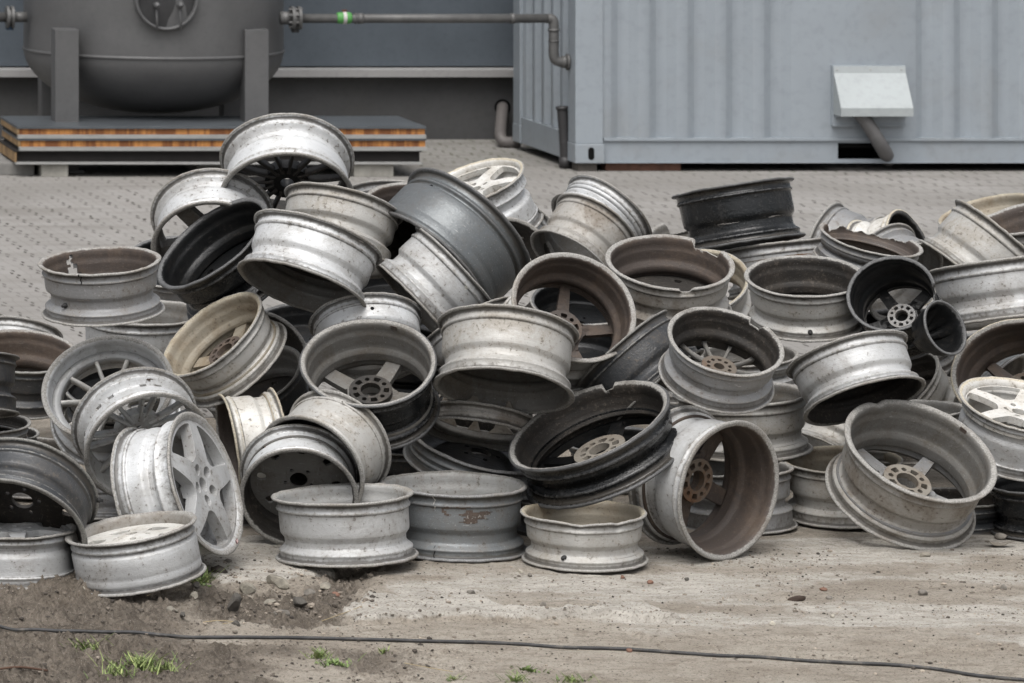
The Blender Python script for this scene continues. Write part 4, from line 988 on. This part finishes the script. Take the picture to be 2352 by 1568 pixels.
    for (px,py,kind) in det.get('crack',[]):
        t,z=surf(px,py); zz=[z-.09+.18*i/6 for i in range(7)]; b=MB()
        pts=[]
        for i,a in enumerate(zz):
            tt=t+(.015*math.sin(i*2.1)); r=float(ro(min(max(a,.01),w-.01)))+.001
            pts.append((r*math.cos(tt)*Rr,r*math.sin(tt)*Rr,a*Rr))
        b.tube(pts,.0016 if kind=='dark' else .002,5); b.build('crack',M['hole'] if kind=='dark' else M['torn'],root)
    return root
M['label_rest']=plain('old_paper_label',(.55,.54,.48),.8,scale=60)
M['label_red']=plain('dark_red_sticker',(.10,.022,.022),.5,scale=60)
M['label_pale']=plain('pale_sticker_mark',(.55,.42,.40),.5,scale=60)
M['burnt']=rim_mat('peeling_burnt_paint',(.10,.075,.06),.05,.7,dirt=(.035,.026,.022),dirt_amt=1.0,chip=(.35,.33,.3),chip_amt=.6)
M['scuff']=rim_mat('bare_scuffed_metal',(.42,.40,.38),.4,.45,dirt_amt=.2)
DET={}
def D(key,label,paint,inner,**k): DET[key]=dict(label=label,paint=paint,inner=inner,**k)
D('W1','silver rim cut by the left picture edge, lying spokes up on the bare soil','silver','grey',face='A',flip=1,spk='scoop',fpaint='silver',spin=.4,lipring=1)
D('W2','silver rim tipped into the soil with a rusty brown lip and a white disc inside','silver','beige',face='A',spk='oval',fpaint='white',spin=.9,drum=1,valve=[(455,1245,'hole')])
D('W3','bright silver five spoke rim standing on edge at front left, spoked face outward','bright','silver',face='A',flip=1,spk='five_flush',fpaint='silver',spin=2.02,lipring=1,sticker=1)
D('W4','clean pale silver rim lying flat on the concrete edge, widest in the front row','silver','in_silver',pv=(.9,.15,.9),spk='plain',fpaint='in_grey')
D('W5','small dusty beige rim with a wavy bent lip lying flat at the front centre','warm','in_tan',pv=(.45,.5,.75),spk='plain',fpaint='in_grey',dent=[(1330,1203,.10,.17),(1425,1199,.08,.10)],valve=[(1296,1281,'stem')])
D('W6','blue grey rim with a burnt peeling patch on its side, lying flat','steel','in_silver',spk='plain',fpaint='in_grey',patch=[(1078,1183,.44,.13,'burnt','burnt_patch',True)],crack=[(998,1153,'pale'),(998,1270,'dark')])
D('W7','large silver rim standing upright with a rusty lug plate inside, right of front centre','silver','in_brown',spk='five',fpaint='in_brown',hubmat='rust',spin=.5,valve=[(1512,1068,'stem')])
D('W8','dusty rim lying flat on the dirt, partly behind the big leaning muddy rim','warm','in_tan',spk='plain',fpaint='in_grey')
D('W9','large muddy rim leaning at front right, open barrel showing a five spoke back','beige','in_grey',spk='five_slim',fpaint='grey',hubmat='hub_dust',spin=.4,weights=[(2225,960)],dent=[(2010,917,.04,.10)])
D('W10','glossy black rim at the right picture edge beneath the white spoked rim','black','in_black',spk='plain')
D('W11','silver rim with a white five spoke face tilted up at the right edge','silver','white',face='A',flip=1,spk='white3',fpaint='white',spin=.2,lipring=1)
D('W12','rim with a broad cream lip and rust brown inside facing out at the right edge','white','in_brown',spk='five_slim',fpaint='in_brown',hubmat='rust',spin=.5)
D('W30','scratched charcoal rim leaning over a silver one at the left edge','dark','in_dark',face='A',spk='steel',fpaint='in_dark',valve=[(232,1124,'stem')])
D('W31','dull dark rim lying flat just above the scratched charcoal rim','grey','in_dark',spk='plain',fpaint='in_dark')
D('W32','silver rim with a rusty valve seat leaning with a dark disc inside','bright','in_dark',face='B',spk='steel',fpaint='in_grey',hubmat='rust',valve=[(603,1026,'rusty')])
D('W33','silver rim with blackened lip leaning right behind the rim with the rusty valve','warm','in_dark',face='A',spk='closed',fpaint='in_dark')
D('W34','small white painted rim lying on its side left of the pile centre','white','in_brown',spk='seven',fpaint='in_tan',spin=.2)
D('W18','dark grey rim with an open dusty bowl and a rust brown five spoke hub','black','in_grey',spk='five',fpaint='in_grey',hubmat='in_dark',spin=1.55,weights=[(905,752)],crack=[(770,745,'pale')])
D('W35','big black rim tilted open with a notched lip and a yellowed hub','black','in_dark',spk='five_deep',fpaint='in_black',hubmat='hub_dust',spin=.2,torn=[((1384,880),(1413,872),.07,.5)],seg=180)
D('W36','broken off rim ring with torn spoke stubs in the middle of the pile','beige','in_grey')
D('W37','dark blue grey rim tipped right under the broken ring','steel','in_dark',spk='plain',fpaint='in_black')
D('W45','grey rim flat on the ground behind the upright rim with rusty lugs','grey','in_grey',spk='plain',fpaint='in_grey')
D('W46','dark rim lying flat on the ground below the big notched black rim','dark','in_dark',spk='plain',fpaint='in_black')
D('W77','dark ridged rim lying flat behind the bright five spoke rim','grey','in_dark',spk='plain',fpaint='in_dark')
D('W25','weathered grey rim perched at left with a cracked lip and torn back wall','grey','in_brown',gap=[(153,600,.02,.14,.07,.50)],crack=[(186,640,'dark')],seg=180,pv=(.35,.5,.4),spk='plain',fpaint='in_dark',dent=[(270,627,.02,.05)],valve=[(151,701,'stem')],patch=[(195,690,.16,.03,'scuff','scuff_mark',True)])
D('W26','light grey rim lying flat underneath the weathered cracked rim at left','silver','in_grey',spk='plain',fpaint='in_grey')
D('W27','tilted rim with a yellowed tan inside and a buckled lower lip','warm','in_tan',spk='five',fpaint='in_tan',hubmat='in_brown',spin=.2,weights=[(503,784),(536,764),(488,800)],dent=[(478,832,.07,.22)])
D('W28','silver rim with ten thin spokes and a deep polished lip at left','bright','bright',face='A',spk='ten',fpaint='white',spin=.15,midring=1)
D('W29','bright silver rim leaning on the ten spoke rim, slim paired spokes inside','bright','in_silver',face='A',spk='vee8',fpaint='in_silver',spin=.35,patch=[(345,868,.09,.02,'burnt','scuff_mark',True)])
D('W66','brown dusty rim lying flat at the left edge','dark','in_brown',spk='five_slim',fpaint='in_dark',spin=.4)
D('W67','silver rim edge showing just behind the brown dusty rim at left','silver','in_grey')
D('W68','rim at the far left edge, showing only a sliver above its neighbour','grey','in_grey')
D('W69','charcoal rim with a dull waist cut off by the left picture edge','dark','in_dark')
D('W70','flat dark rim under the charcoal waisted one at the left edge','grey','in_dark')
D('W71','lowest of the flat dark rims stacked at the left edge','dark','in_dark')
D('W74','charcoal spoked rim in shadow right of the yellowed tan rim','grey','in_dark',spk='five',fpaint='grey',spin=.1)
D('W75','dark grey bowl shaped rim sunk beneath the yellowed tan rim','dark','in_grey',spk='plain',fpaint='in_dark')
D('W20','scratched silver rim on the upper left slope, mouth down over dark shade','bright','in_grey',pv=(.6,.3,1.0),face='A',spk='closed',fpaint='in_dark',patch=[(838,552,.06,.03,'scuff','scuff_mark',True)])
D('W21','dull silver rim tucked behind the scratched silver rim on the upper slope','warm','in_grey')
D('W22','glossy black rim tilted open on the upper left of the pile','black','in_black',spk='plain',fpaint='in_black')
D('W23','silver rim leaning at the upper left with stained lip, above the tilted black one','bright','in_grey',face='A',spk='five23',fpaint='in_grey',spin=.15)
D('W24','topmost silver rim of the pile with many thin dark spokes','bright','in_dark',face='A',spk='multi',fpaint='in_dark',hubmat='in_black',spin=.1,patch=[(724,352,.012,.05,'scuff','gouge',True)])
D('W53','dark brown rim half hidden behind the gunmetal rim at the top','dark','in_brown')
D('W54','dull grey rim edge furthest back behind the topmost rim','grey','in_grey')
D('W55','pale rim wedged in the dark gap left of the gunmetal rim','silver','in_grey')
D('W49','largest gunmetal rim leaning left near the top of the pile','gun','in_dark',face='A',drum=1,spk='closed',fpaint='in_dark',valve=[(990,427,'hole')],crack=[])
D('W50','silver rim with a scraped off sticker leaning in front of the gunmetal rim','silver','in_grey',patch=[(1068,660,.055,.045,'label_rest','label_remnant',True)])
D('W48','white faced rim tipped right behind the gunmetal rim','bright','white',face='A',flip=1,spk='white3',fpaint='white',spin=.5)
D('W51','silver rim with a yellowed lip right behind the white faced rim','bright','in_tan')
D('W52','dark rim in the gap under the white faced rim','grey','in_dark')
D('W47','silver rim set mouth up at the back, resting in a muddy rim','bright','in_grey')
D('W47b','muddy beige rim at the back, carrying the leaning silver rim','beige','in_grey')
D('W19','silver rim with a valve hole, peeking out above the dusty open bowl','bright','in_grey',valve=[(855,708,'hole')])
D('W17','wide cream silver rim lying mouth down in the middle of the pile','warm','in_grey',flip=1,pv=(.8,.2,.9),spk='closed',fpaint='in_dark')
D('W16','open rim with brown inside and spokes, centre of the upper pile','warm','in_brown',spk='five_slim',fpaint='in_brown',spin=1.2)
D('W76','small sliver of a silver rim left of the wide cream silver rim','silver','in_grey')
D('W38','black rim half buried and tilted right, only its long edge showing','dark','in_dark')
D('W15','dirty rim with a rust brown inside, chipped front lip and broken back edge','beige','in_brown',torn=[((1562,664),(1595,663),.085,.35),((1597,548),(1668,572),.11,.7)],seg=200,spk='plain',fpaint='in_dark')
D('W78','rim with a cream lip hidden right behind the dirty broken rim','warm','in_tan')
D('W39','grey dusty rim with many fan like ribs around a rusty hub','grey','in_dark',spk='fan',fpaint='in_grey',hubmat='rust',torn=[((1722,738),(1752,752),.10,.6)],seg=180)
D('W40','grey rim carrying the rim with the fan ribs, lying flat','warm','in_grey',spk='plain',fpaint='in_dark')
D('W41','clean blue silver rim tilted mouth down right of the fan ribbed rim','silver','in_dark',face='A',spk='closed',fpaint='in_dark')
D('W42','dark mouthed rim lying sideways right of the clean blue silver rim','warm','in_dark',spk='plain',fpaint='in_dark')
D('W43','flat rim under the large muddy rim, only its lip visible','beige','in_grey')
D('W44','scratched silver rim sloping down behind the large muddy rim','warm','in_grey')
D('W79','pale rim base in the shadow under the upright open rim at right','silver','in_grey')
D('W80','blue grey rim tilted left of the cream lipped rim at the right edge','steel','in_grey')
D('W84','dark rim on the ground in the gap beside the large muddy rim','dark','in_dark')
D('W14','upright open rim with a wide clean lip and dark inside, right of centre','warm','in_dark',spk='plain',fpaint='in_dark',valve=[(1861,763,'stem')],patch=[(1780,712,.05,.02,'label_rest','label_remnant',True)])
D('W13','glossy black spoked rim torn open, its curled flange hanging off at right','black','in_black',spk='five',fpaint='in_black',hubmat='grey',spin=.6,torn=[((2134,655),(2125,720),.26,.5)],seg=180,flap=1)
D('W56','black rim with a white scar across its waist, sitting high at right','black','in_black',patch=[(1730,503,.75,.022,'scuff','bare_scar',True)])
D('W57','brown streaked rim carrying the scarred black rim','silver','in_brown',patch=[(1780,592,.9,.025,'rust','rust_streak',True)])
D('W58','grey rim with a jagged torn off edge and a label remnant','grey','in_brown',torn=[((1890,505),(2105,540),.16,.75)],seg=200,patch=[(1943,561,.075,.045,'label_rest','label_remnant',True)])
D('W59','grey rim lying on its side behind the jagged torn one','grey','in_dark',spk='five',fpaint='grey')
D('W60','white rim lying on its side with a dark mouth behind the jagged torn one','white','in_black')
D('W61','dusty white rim leaning left on the upper right slope','warm','in_grey')
D('W62','small lip of a rim poking out left of the dusty white leaning rim','warm','in_tan')
D('W63','brownish rim lying flat at the top right picture edge','warm','in_brown')
D('W64','wide silver rim on edge crossing the right picture edge','silver','in_grey',pv=(.5,.3,.9))
D('W65','dull rim opening visible between the jagged rim and the wide silver rim','grey','in_grey')
D('W82','broken silver rim left of the scarred black rim, split lip standing up','bright','in_grey',torn=[((1520,505),(1580,497),.25,.7)],seg=160)

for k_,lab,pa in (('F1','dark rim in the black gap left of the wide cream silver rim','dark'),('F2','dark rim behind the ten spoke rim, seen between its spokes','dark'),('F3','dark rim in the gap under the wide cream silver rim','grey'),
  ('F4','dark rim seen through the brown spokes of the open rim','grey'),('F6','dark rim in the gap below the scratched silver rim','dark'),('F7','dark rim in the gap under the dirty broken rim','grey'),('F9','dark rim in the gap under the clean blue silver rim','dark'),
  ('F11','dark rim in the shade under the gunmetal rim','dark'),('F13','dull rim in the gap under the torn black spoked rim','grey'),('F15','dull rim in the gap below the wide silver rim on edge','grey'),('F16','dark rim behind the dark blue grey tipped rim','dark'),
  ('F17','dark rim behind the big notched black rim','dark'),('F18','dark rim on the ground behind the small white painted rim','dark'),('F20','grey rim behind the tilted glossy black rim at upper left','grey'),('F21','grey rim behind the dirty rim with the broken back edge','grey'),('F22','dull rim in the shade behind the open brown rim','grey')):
    D(k_,lab,pa,'in_black',spk='closed',fpaint='in_black',seg=96)  # added fillers, black inside so the gaps between rims stay dark
WH={}
for key in W: WH[key]=make_wheel(key)

# ---------------------------------------------------------------- extras on some rims
def world_to_local(root, p): return root.matrix_world.inverted() @ p
def extras():
    # flange torn off the black rim, curled like a funnel
    root=WH['W13']; Rr=RAD['W13']; d0=14.22
    c=P(2172,752,d0); nt_=72; prof_=[(0,1.0,1),(.03,1.0,.9),(.06,.93,.3),(.2,.9,0),(.45,.74,0),(.62,.45,0),(.70,.05,0)]
    ax=Vector((-.34,.82,-.42)).normalized(); e1=Vector((1,0,0))-ax*ax.x; e1.normalize(); e2=ax.cross(e1)
    V=[];wr_=[]; a=.094
    for i in range(nt_):
        t=2*math.pi*i/nt_
        for (z,r,we) in prof_:
            zz=z+(0 if z<.3 else .25*(float(vnoise(i*.35,3.3))-.5))
            p=c+ax*zz*.20+(e1*math.cos(t)*.92+e2*math.sin(t)*1.05)*a*r
            V.append(world_to_local(root,p)); wr_.append(we)
    q=grid_faces(nt_,len(prof_),True,False)
    o=mesh_obj('torn_flange',V,q,[M['in_black'],M['torn']],root,smooth=True,attrs=dict(wear=wr_,grime=[0]*len(wr_)))
    sm=o.modifiers.new('thickness','SOLIDIFY'); sm.thickness=.008
    # spoke stubs on the broken ring
    root=WH['W36']; Rr=RAD['W36']
    for k,t in enumerate((.35,.95,1.5,2.1,2.8,3.6,4.3,5.0,5.7)):
        w0=.13+.05*math.sin(k*2.3); hgt=.30+.14*math.sin(k*1.7); V=[];b=MB()
        prof2=[(-w0*1.4,0),(-w0*.8,.10),(-w0*.45,hgt*.7),(-w0*.28,hgt),(w0*.22,hgt*.93),(w0*.42,hgt*.55),(w0*.9,.08),(w0*1.5,0)]
        for dr in (0,.035):
            for (u,h) in prof2:
                r=.88-h*.35-dr; tt=t+u/.9
                V.append((r*math.cos(tt)*Rr,r*math.sin(tt)*Rr,(W['W36']['wr']-.05+h)*Rr))
        m=len(prof2); Fc=[tuple(range(m)),tuple(range(2*m-1,m-1,-1))]+[(i,i+m,i+1+m,i+1) for i in range(m-1)]
        mesh_obj('spoke_stub',V,Fc,M['hub_dust'],root,attrs=dict(wear=[0]*len(V),grime=[0]*len(V)))
    # inner ring of the ten spoke rim
    root=WH['W28']; Rr=RAD['W28']; w=W['W28']['wr']; b=MB()
    b.lathe([(.89*Rr,.27*Rr),(.875*Rr,.25*Rr),(.765*Rr,.26*Rr),(.755*Rr,.28*Rr),(.75*Rr,.40*Rr),(.89*Rr,.40*Rr)],(0,0,0),96)
    o=b.build('inner_ring',M['silver'],root,True)
    # small sticker on the five spoke rim
    root=WH['W3']; Rr=RAD['W3']; c,n=fit(W['W3']['ell'],1,'l'); 
    Mi=root.matrix_world.inverted(); o_=Mi@Vector((0,0,HC)); t_=Mi.to_3x3()@Vector(((534-CX0)/F0,1,-(1234-CY0)/F0))
    s=(.030*Rr-o_.z)/t_.z; p=o_+t_*s; r=p.xy.length; a=math.atan2(p.y,p.x)
    for nm,mat,hw,hh,lift in (('sticker','label_red',.0085,.0062,.004),('sticker_mark','label_pale',.0048,.0044,.0048)):
        V=[]
        for (u,v) in ((-hw,-hh),(hw,-hh),(hw,hh),(-hw,hh)):
            rr=.935*Rr+v; V.append((rr*math.cos(a+u/r),rr*math.sin(a+u/r),-.002-lift+.018*Rr))
        V+= [(x,y,z+.001) for x,y,z in V]
        mesh_obj(nm,V,[(0,3,2,1),(4,5,6,7),(0,1,5,4),(1,2,6,5),(2,3,7,6),(3,0,4,7)],M[mat],root)
    b=MB()
extras()

# ---------------------------------------------------------------- small things on the ground
def rock(name,px,py,sx,sy,sz,mat,label,cat,seed,sub=3,group=None,flat=.0):
    p=GG(px,py); bm=bmesh.new(); bmesh.ops.create_icosphere(bm,subdivisions=sub,radius=1)
    rr=random.Random(seed); dirs=[Vector((rr.gauss(0,1),rr.gauss(0,1),rr.gauss(0,1))).normalized() for _ in range(9)]; cut=[rr.uniform(.55,.9) for _ in dirs]
    for v in bm.verts:
        c=v.co.copy()
        for dd,ct in zip(dirs,cut):
            e=c.dot(dd)
            if e>ct: c-=dd*(e-ct)
        c*=1+.10*(float(fbm(c.x*2.3+seed,c.y*2.3+c.z*1.7,3))-.5)
        v.co=(c.x*sx,c.y*sy,c.z*sz+sz*.45)
    me=bpy.data.meshes.new(name); bm.to_mesh(me); bm.free(); me.materials.append(mat)
    o=bpy.data.objects.new(name,me); COL.objects.link(o); o.location=p; o.rotation_euler=(rr.uniform(-.2,.2),rr.uniform(-.2,.2),rr.uniform(0,6))
    return tag(o,label,cat,group)
M['stone_dark']=plain('dark_stone',(.085,.078,.068),.9,var=.4,scale=30,bump=.6)
M['stone_pale']=plain('pale_stone',(.40,.37,.31),.9,var=.3,scale=30,bump=.5)
M['stone_grey']=plain('grey_stone',(.17,.155,.135),.9,var=.35,scale=30,bump=.6)
M['stone_red']=plain('brick_red_stone',(.17,.095,.068),.9,var=.3,scale=30,bump=.5)
M['stone_conc']=plain('concrete_lump',(.25,.23,.19),.95,var=.35,scale=25,bump=.8)
RK='loose stones in front of the pile'
for (px,py,sx,sy,sz,m,lab) in (
 (536,1392,.030,.022,.034,'stone_dark','large dark angular rock standing before the concrete edge'),
 (690,1388,.030,.022,.018,'stone_dark','brown black flat rock right of the large angular one'),
 (568,1352,.030,.024,.020,'stone_conc','pale broken concrete lump at the slab edge'),
 (640,1344,.046,.026,.022,'stone_conc','long mossy concrete lump under the slab edge'),
 (447,1384,.020,.016,.014,'stone_pale','pale whitish stone left of the large angular rock'),
 (452,1364,.014,.012,.012,'stone_grey','rounded grey stone below the grass by the tipped rim'),
 (396,1410,.026,.018,.013,'stone_conc','low sandy lump on the dark soil'),
 (620,1370,.022,.018,.010,'stone_conc','flat pale chip in the rubble'),
 (712,1352,.022,.018,.016,'stone_grey','grey rubble stone beside the soil hollow'),
 (745,1340,.022,.020,.016,'stone_conc','beige rubble stone in the soil hollow'),
 (770,1360,.016,.014,.012,'stone_red','reddish rubble bit in the soil hollow'),
 (650,1400,.034,.020,.012,'stone_grey','flat grey slab chip on dark soil'),
 (420,1434,.020,.010,.008,'stone_dark','thin dark chip above the cable'),
 (543,1438,.018,.012,.010,'stone_dark','small dark chip just above the cable'),
 (1082,1371,.018,.014,.011,'stone_grey','grey stone on the concrete left of the dented small rim'),
 (525,1302,.012,.010,.009,'stone_grey','dark pebble lying on the concrete shelf'),
 (1247,1398,.012,.010,.010,'stone_grey','small grey stone below the dented small rim'),
 (1360,1412,.015,.011,.010,'stone_dark','small black stone in the sandy middle'),
 (1905,1383,.012,.009,.008,'stone_grey','square brownish stone right of the dark wedge'),
 (1890,1363,.014,.010,.007,'stone_red','flat reddish stone above the square brownish one'),
 (2119,1372,.016,.012,.013,'stone_grey','pointed grey stone on the sandy ground at right'),
 (2305,1361,.013,.010,.012,'stone_grey','dark stone near the right picture edge'),
 (2125,1285,.020,.014,.014,'stone_conc','grey stone wedged beneath the muddy leaning rim'),
 (1774,1441,.013,.010,.008,'stone_pale','white chip on the cracked concrete'),
 (1912,1424,.010,.008,.007,'stone_pale','pale blue chip on the sandy ground at right'),
 (1430,1334,.010,.008,.007,'stone_red','rusty pebble below the upright rim'),
 (1493,1346,.011,.009,.008,'stone_red','orange pebble in the sandy middle'),
 (1578,1338,.010,.008,.008,'stone_dark','black pebble in the sandy middle'),
 (1445,1497,.011,.009,.008,'stone_red','orange pebble just below the cable'),
 (190,1380,.013,.008,.007,'stone_pale','white shard on the dark soil at left'),
 (452,1350,.012,.009,.007,'stone_red','red brick crumb under the tipped rim'),
 (2300,1243,.022,.016,.016,'stone_grey','grey stone behind the bent scrap plate'),
 (1195,1322,.009,.008,.007,'stone_pale','tiny pale stone at the foot of the small dented rim'),
 (1218,1327,.010,.008,.008,'stone_grey','tiny grey stone at the foot of the small dented rim')):
    rock('stone',px,py,sx,sy,sz,M[m],lab,'stone',int(px*7+py),3,RK)
def wedge():
    o=rock('wood_chip',1830,1385,.030,.010,.012,plain('dark_wood_chip',(.045,.030,.022),.9,scale=40),'dark wedge shaped wood chip on the sandy ground','wood chip',5); o.rotation_euler=(0,-.15,.1)
    p=GG(2295,1260); b=MB(); V=[]
    n=26
    for i in range(n):
        t=2*math.pi*i/n; r_=1+.25*math.sin(3*t+1); V.append((.045*r_*math.cos(t),.020*r_*math.sin(t),.006+.005*math.cos(2*t)))
    V+= [(x,y,z+.003) for x,y,z in V]
    b.add(V,[tuple(range(n))[::-1],tuple(range(n,2*n))]+[(i,(i+1)%n,(i+1)%n+n,i+n) for i in range(n)])
    o=b.build('scrap_plate',M['hub_dust']); o.location=p+Vector((0,0,.004)); tag(o,'small bent grey scrap plate on the ground at the far right','scrap plate')
    o.data.attributes.new('wear','FLOAT','POINT')
    b=MB(); pts=[GG(-15,1549),GG(45,1547),GG(110,1549)]; b.tube([q+Vector((0,0,.004)) for q in bez(pts,5)],.0035,8)
    o=b.build('stick',plain('red_brown_stick',(.075,.042,.028),.9),None,True); tag(o,'thin red brown stick on the soil at the lower left corner','stick')
    st=plain('dry_straw',(.36,.29,.17),.85)
    for pts,lab in (([(468,1438),(470,1428),(505,1432),(538,1433),(512,1437)],'bent dry straw above the cable'),([(738,1417),(790,1416),(832,1415)],'straight dry straw on dark soil'),([(278,1380),(330,1381),(350,1376)],'short dry straw under the tipped rim'),([(928,1540),(1000,1543),(1040,1545)],'dry straw on the soil below the cable'),([(300,1516),(330,1515),(352,1516)],'dry straw beside the grass at left')):
        b=MB(); b.tube([q+Vector((0,0,.003)) for q in bez([GG(*p_) for p_ in pts],5)],.0011,6); o=b.build('straw',st,None,True); tag(o,lab,'straw','dry straws on the soil')
wedge()
def cable():
    px=[(-30,1438),(0,1440),(100,1445),(210,1448),(300,1451),(400,1457),(500,1458),(600,1458),(700,1459),(800,1462),(1000,1467),(1176,1472),(1300,1481),(1400,1483),(1500,1489),(1650,1499),(1750,1503),(1850,1511),(2000,1519),(2080,1523),(2150,1530),(2260,1548),(2352,1555),(2400,1557)]
    pts=bez([G(x,y+2) for x,y in px],12); b=MB()
    P2=[]
    hs=np.array([max(gz(p.x,p.y+e) for e in (-.006,0,.006))+.0045 for p in pts]); hs=np.array([hs[max(0,i-2):i+3].max() for i in range(len(hs))]); hs=np.convolve(np.pad(hs,3,mode='edge'),np.ones(7)/7,'valid')
    for p,h in zip(pts,hs): P2.append(Vector((p.x,p.y,float(h))))
    b.tube(P2,.0052,12); o=b.build('cable',plain('dusty_black_cable',(.040,.040,.041),.6,var=.4,scale=25,dirt=(.2,.18,.15),dirt_amt=.5),None,True); tag(o,'long black cable lying across the whole foreground','cable')
cable()
def tone_mat(name,c0,c1,rough=.8):
    t=NT(name); a=t.attr('tone'); return t.set(t.mix(a,c0,c1),rough,0,.3)
def gravel():
    rr=np.random.RandomState(3); bm=bmesh.new(); bmesh.ops.create_icosphere(bm,subdivisions=1,radius=1); V0=np.array([v.co[:] for v in bm.verts]); F0_=np.array([[v.index for v in f.verts] for f in bm.faces]); bm.free()
    Vs=[];Fs=[];T=[];n=0
    for i in range(9500):
        px=rr.uniform(-20,2380); py=1265+ (1575-1265)*rr.rand()**1.15
        dens=.22+.50*float(fbm(px*.006,py*.02,3)>.47)
        rub=(500<px<860 and 1318<py<1425); soilz=(px<520 or (px<1000 and py>1470)); dens=2.0 if rub else (.75 if soilz else dens)
        if px>1000 and py>1430: dens*=.55
        if rr.rand()>dens: continue
        s=rr.gamma(1.5,.0011)+.0009
        s=min(s,.0075)
        if rub and rr.rand()<.40: s*=2.3
        if soilz and rr.rand()<.06: s*=1.9
        p=GG(px,py); D_=V0*(1+.35*(rr.rand(len(V0),1)-.5)); a=rr.rand()*6.28; D_=D_*np.array([s*rr.uniform(.8,1.5),s*rr.uniform(.7,1.2),s*rr.uniform(.5,.85)])
        D_=np.stack([D_[:,0]*math.cos(a)-D_[:,1]*math.sin(a),D_[:,0]*math.sin(a)+D_[:,1]*math.cos(a),D_[:,2]],-1)+np.array([p.x,p.y,p.z+s*.2])
        Vs.append(D_); Fs.append(F0_+n); n+=len(V0); T+= [float(np.clip(rr.normal(.16 if soilz else (.26 if rub else .30),.14 if soilz else .22),0,1))]*len(V0)
    o=mesh_obj('gravel',np.concatenate(Vs),np.concatenate(Fs),tone_mat('gravel_stone',(.045,.038,.032),(.50,.43,.35)),attrs=dict(tone=T)); tag(o,'fine gravel and crumbs scattered over the dirt','gravel',kind='stuff')
gravel()
M['grass']=tone_mat('grass_blade',(.10,.165,.045),(.31,.35,.14),.6); M['leaf']=tone_mat('weed_leaf',(.10,.155,.05),(.20,.26,.09),.55)
def tuft(px,py,n,ht,spread,lab,seed,leafy=0,name='grass_tuft'):
    rr=random.Random(seed); c=GG(px,py); Vs=[];Fs=[];T=[]
    for i in range(n):
        a=rr.uniform(0,6.28); q=abs(rr.gauss(0,.5))*spread; base=Vector((q*math.cos(a)*1.3,q*math.sin(a),0)); base.z=gz(c.x+base.x,c.y+base.y)-c.z-.002
        leaf=rr.random()<leafy; L=ht*rr.uniform(.45,1.1)*(.6 if leaf else 1); az=rr.uniform(0,6.28); lean=rr.uniform(.35,1.65)*(1.15 if leaf else 1); w=rr.uniform(.0008,.0017)*(3.2 if leaf else 1); tone=min(1,max(0,rr.gauss(.4,.28)))
        dx,dy=math.cos(az),math.sin(az); k=len(Vs); N=6
        for j in range(N):
            u=j/(N-1); an=lean*u; r_=L*(math.sin(an)/max(lean,.1) if lean>.01 else 0); z=L*(u-.32*lean*u*u)
            ww=w*(1-u**2.2)*(1 if not leaf else (.45+2.1*u*(1-u))) + .0002
            p=base+Vector((dx*r_,dy*r_,z)); Vs+= [p+Vector((-dy*ww,dx*ww,.0004)),p+Vector((0,0,-.0006-ww*.3)),p+Vector((dy*ww,-dx*ww,.0004))]; T+= [tone]*3
        for j in range(N-1):
            for e in (0,1): Fs.append((k+3*j+e,k+3*j+e+1,k+3*j+4+e,k+3*j+3+e))
    o=mesh_obj(name,Vs,Fs,M['leaf'] if leafy>.5 else M['grass'],smooth=True,attrs=dict(tone=T)); o.location=c; tag(o,lab,'grass' if name=='grass_tuft' else 'weed')
tuft(193,1497,70,.034,.050,'small grass tuft below the cable at far left',1)
tuft(318,1538,170,.060,.085,'largest grass tuft in the lower left foreground',2,.12)
tuft(275,1562,80,.045,.050,'grass tuft at the bottom edge beside the largest tuft',8,.1)
tuft(372,1542,75,.042,.055,'pale trailing grass right of the largest tuft',9)
tuft(770,1530,95,.030,.055,'low leafy weed below the cable in the middle',3,.85,'weed')
tuft(735,1512,60,.040,.035,'thin grass just behind the low leafy weed',10)
tuft(1210,1541,70,.026,.035,'flat grey green weed at the bottom middle',4,.8,'weed')
tuft(460,1344,60,.075,.022,'tall thin grass beside the tipped white disc rim',5)
tuft(472,1356,40,.030,.020,'mossy leaves under the concrete shelf',6,.9,'weed')
tuft(1320,1566,55,.034,.050,'grass tuft at the bottom edge right of the middle',7)
tuft(1185,1566,50,.034,.030,'grass tuft at the bottom edge left of the middle',11)
tuft(1040,1566,30,.022,.020,'tiny grass shoots at the bottom edge',12)
tuft(880,1500,26,.024,.020,'few pale shoots beside the low leafy weed',13)
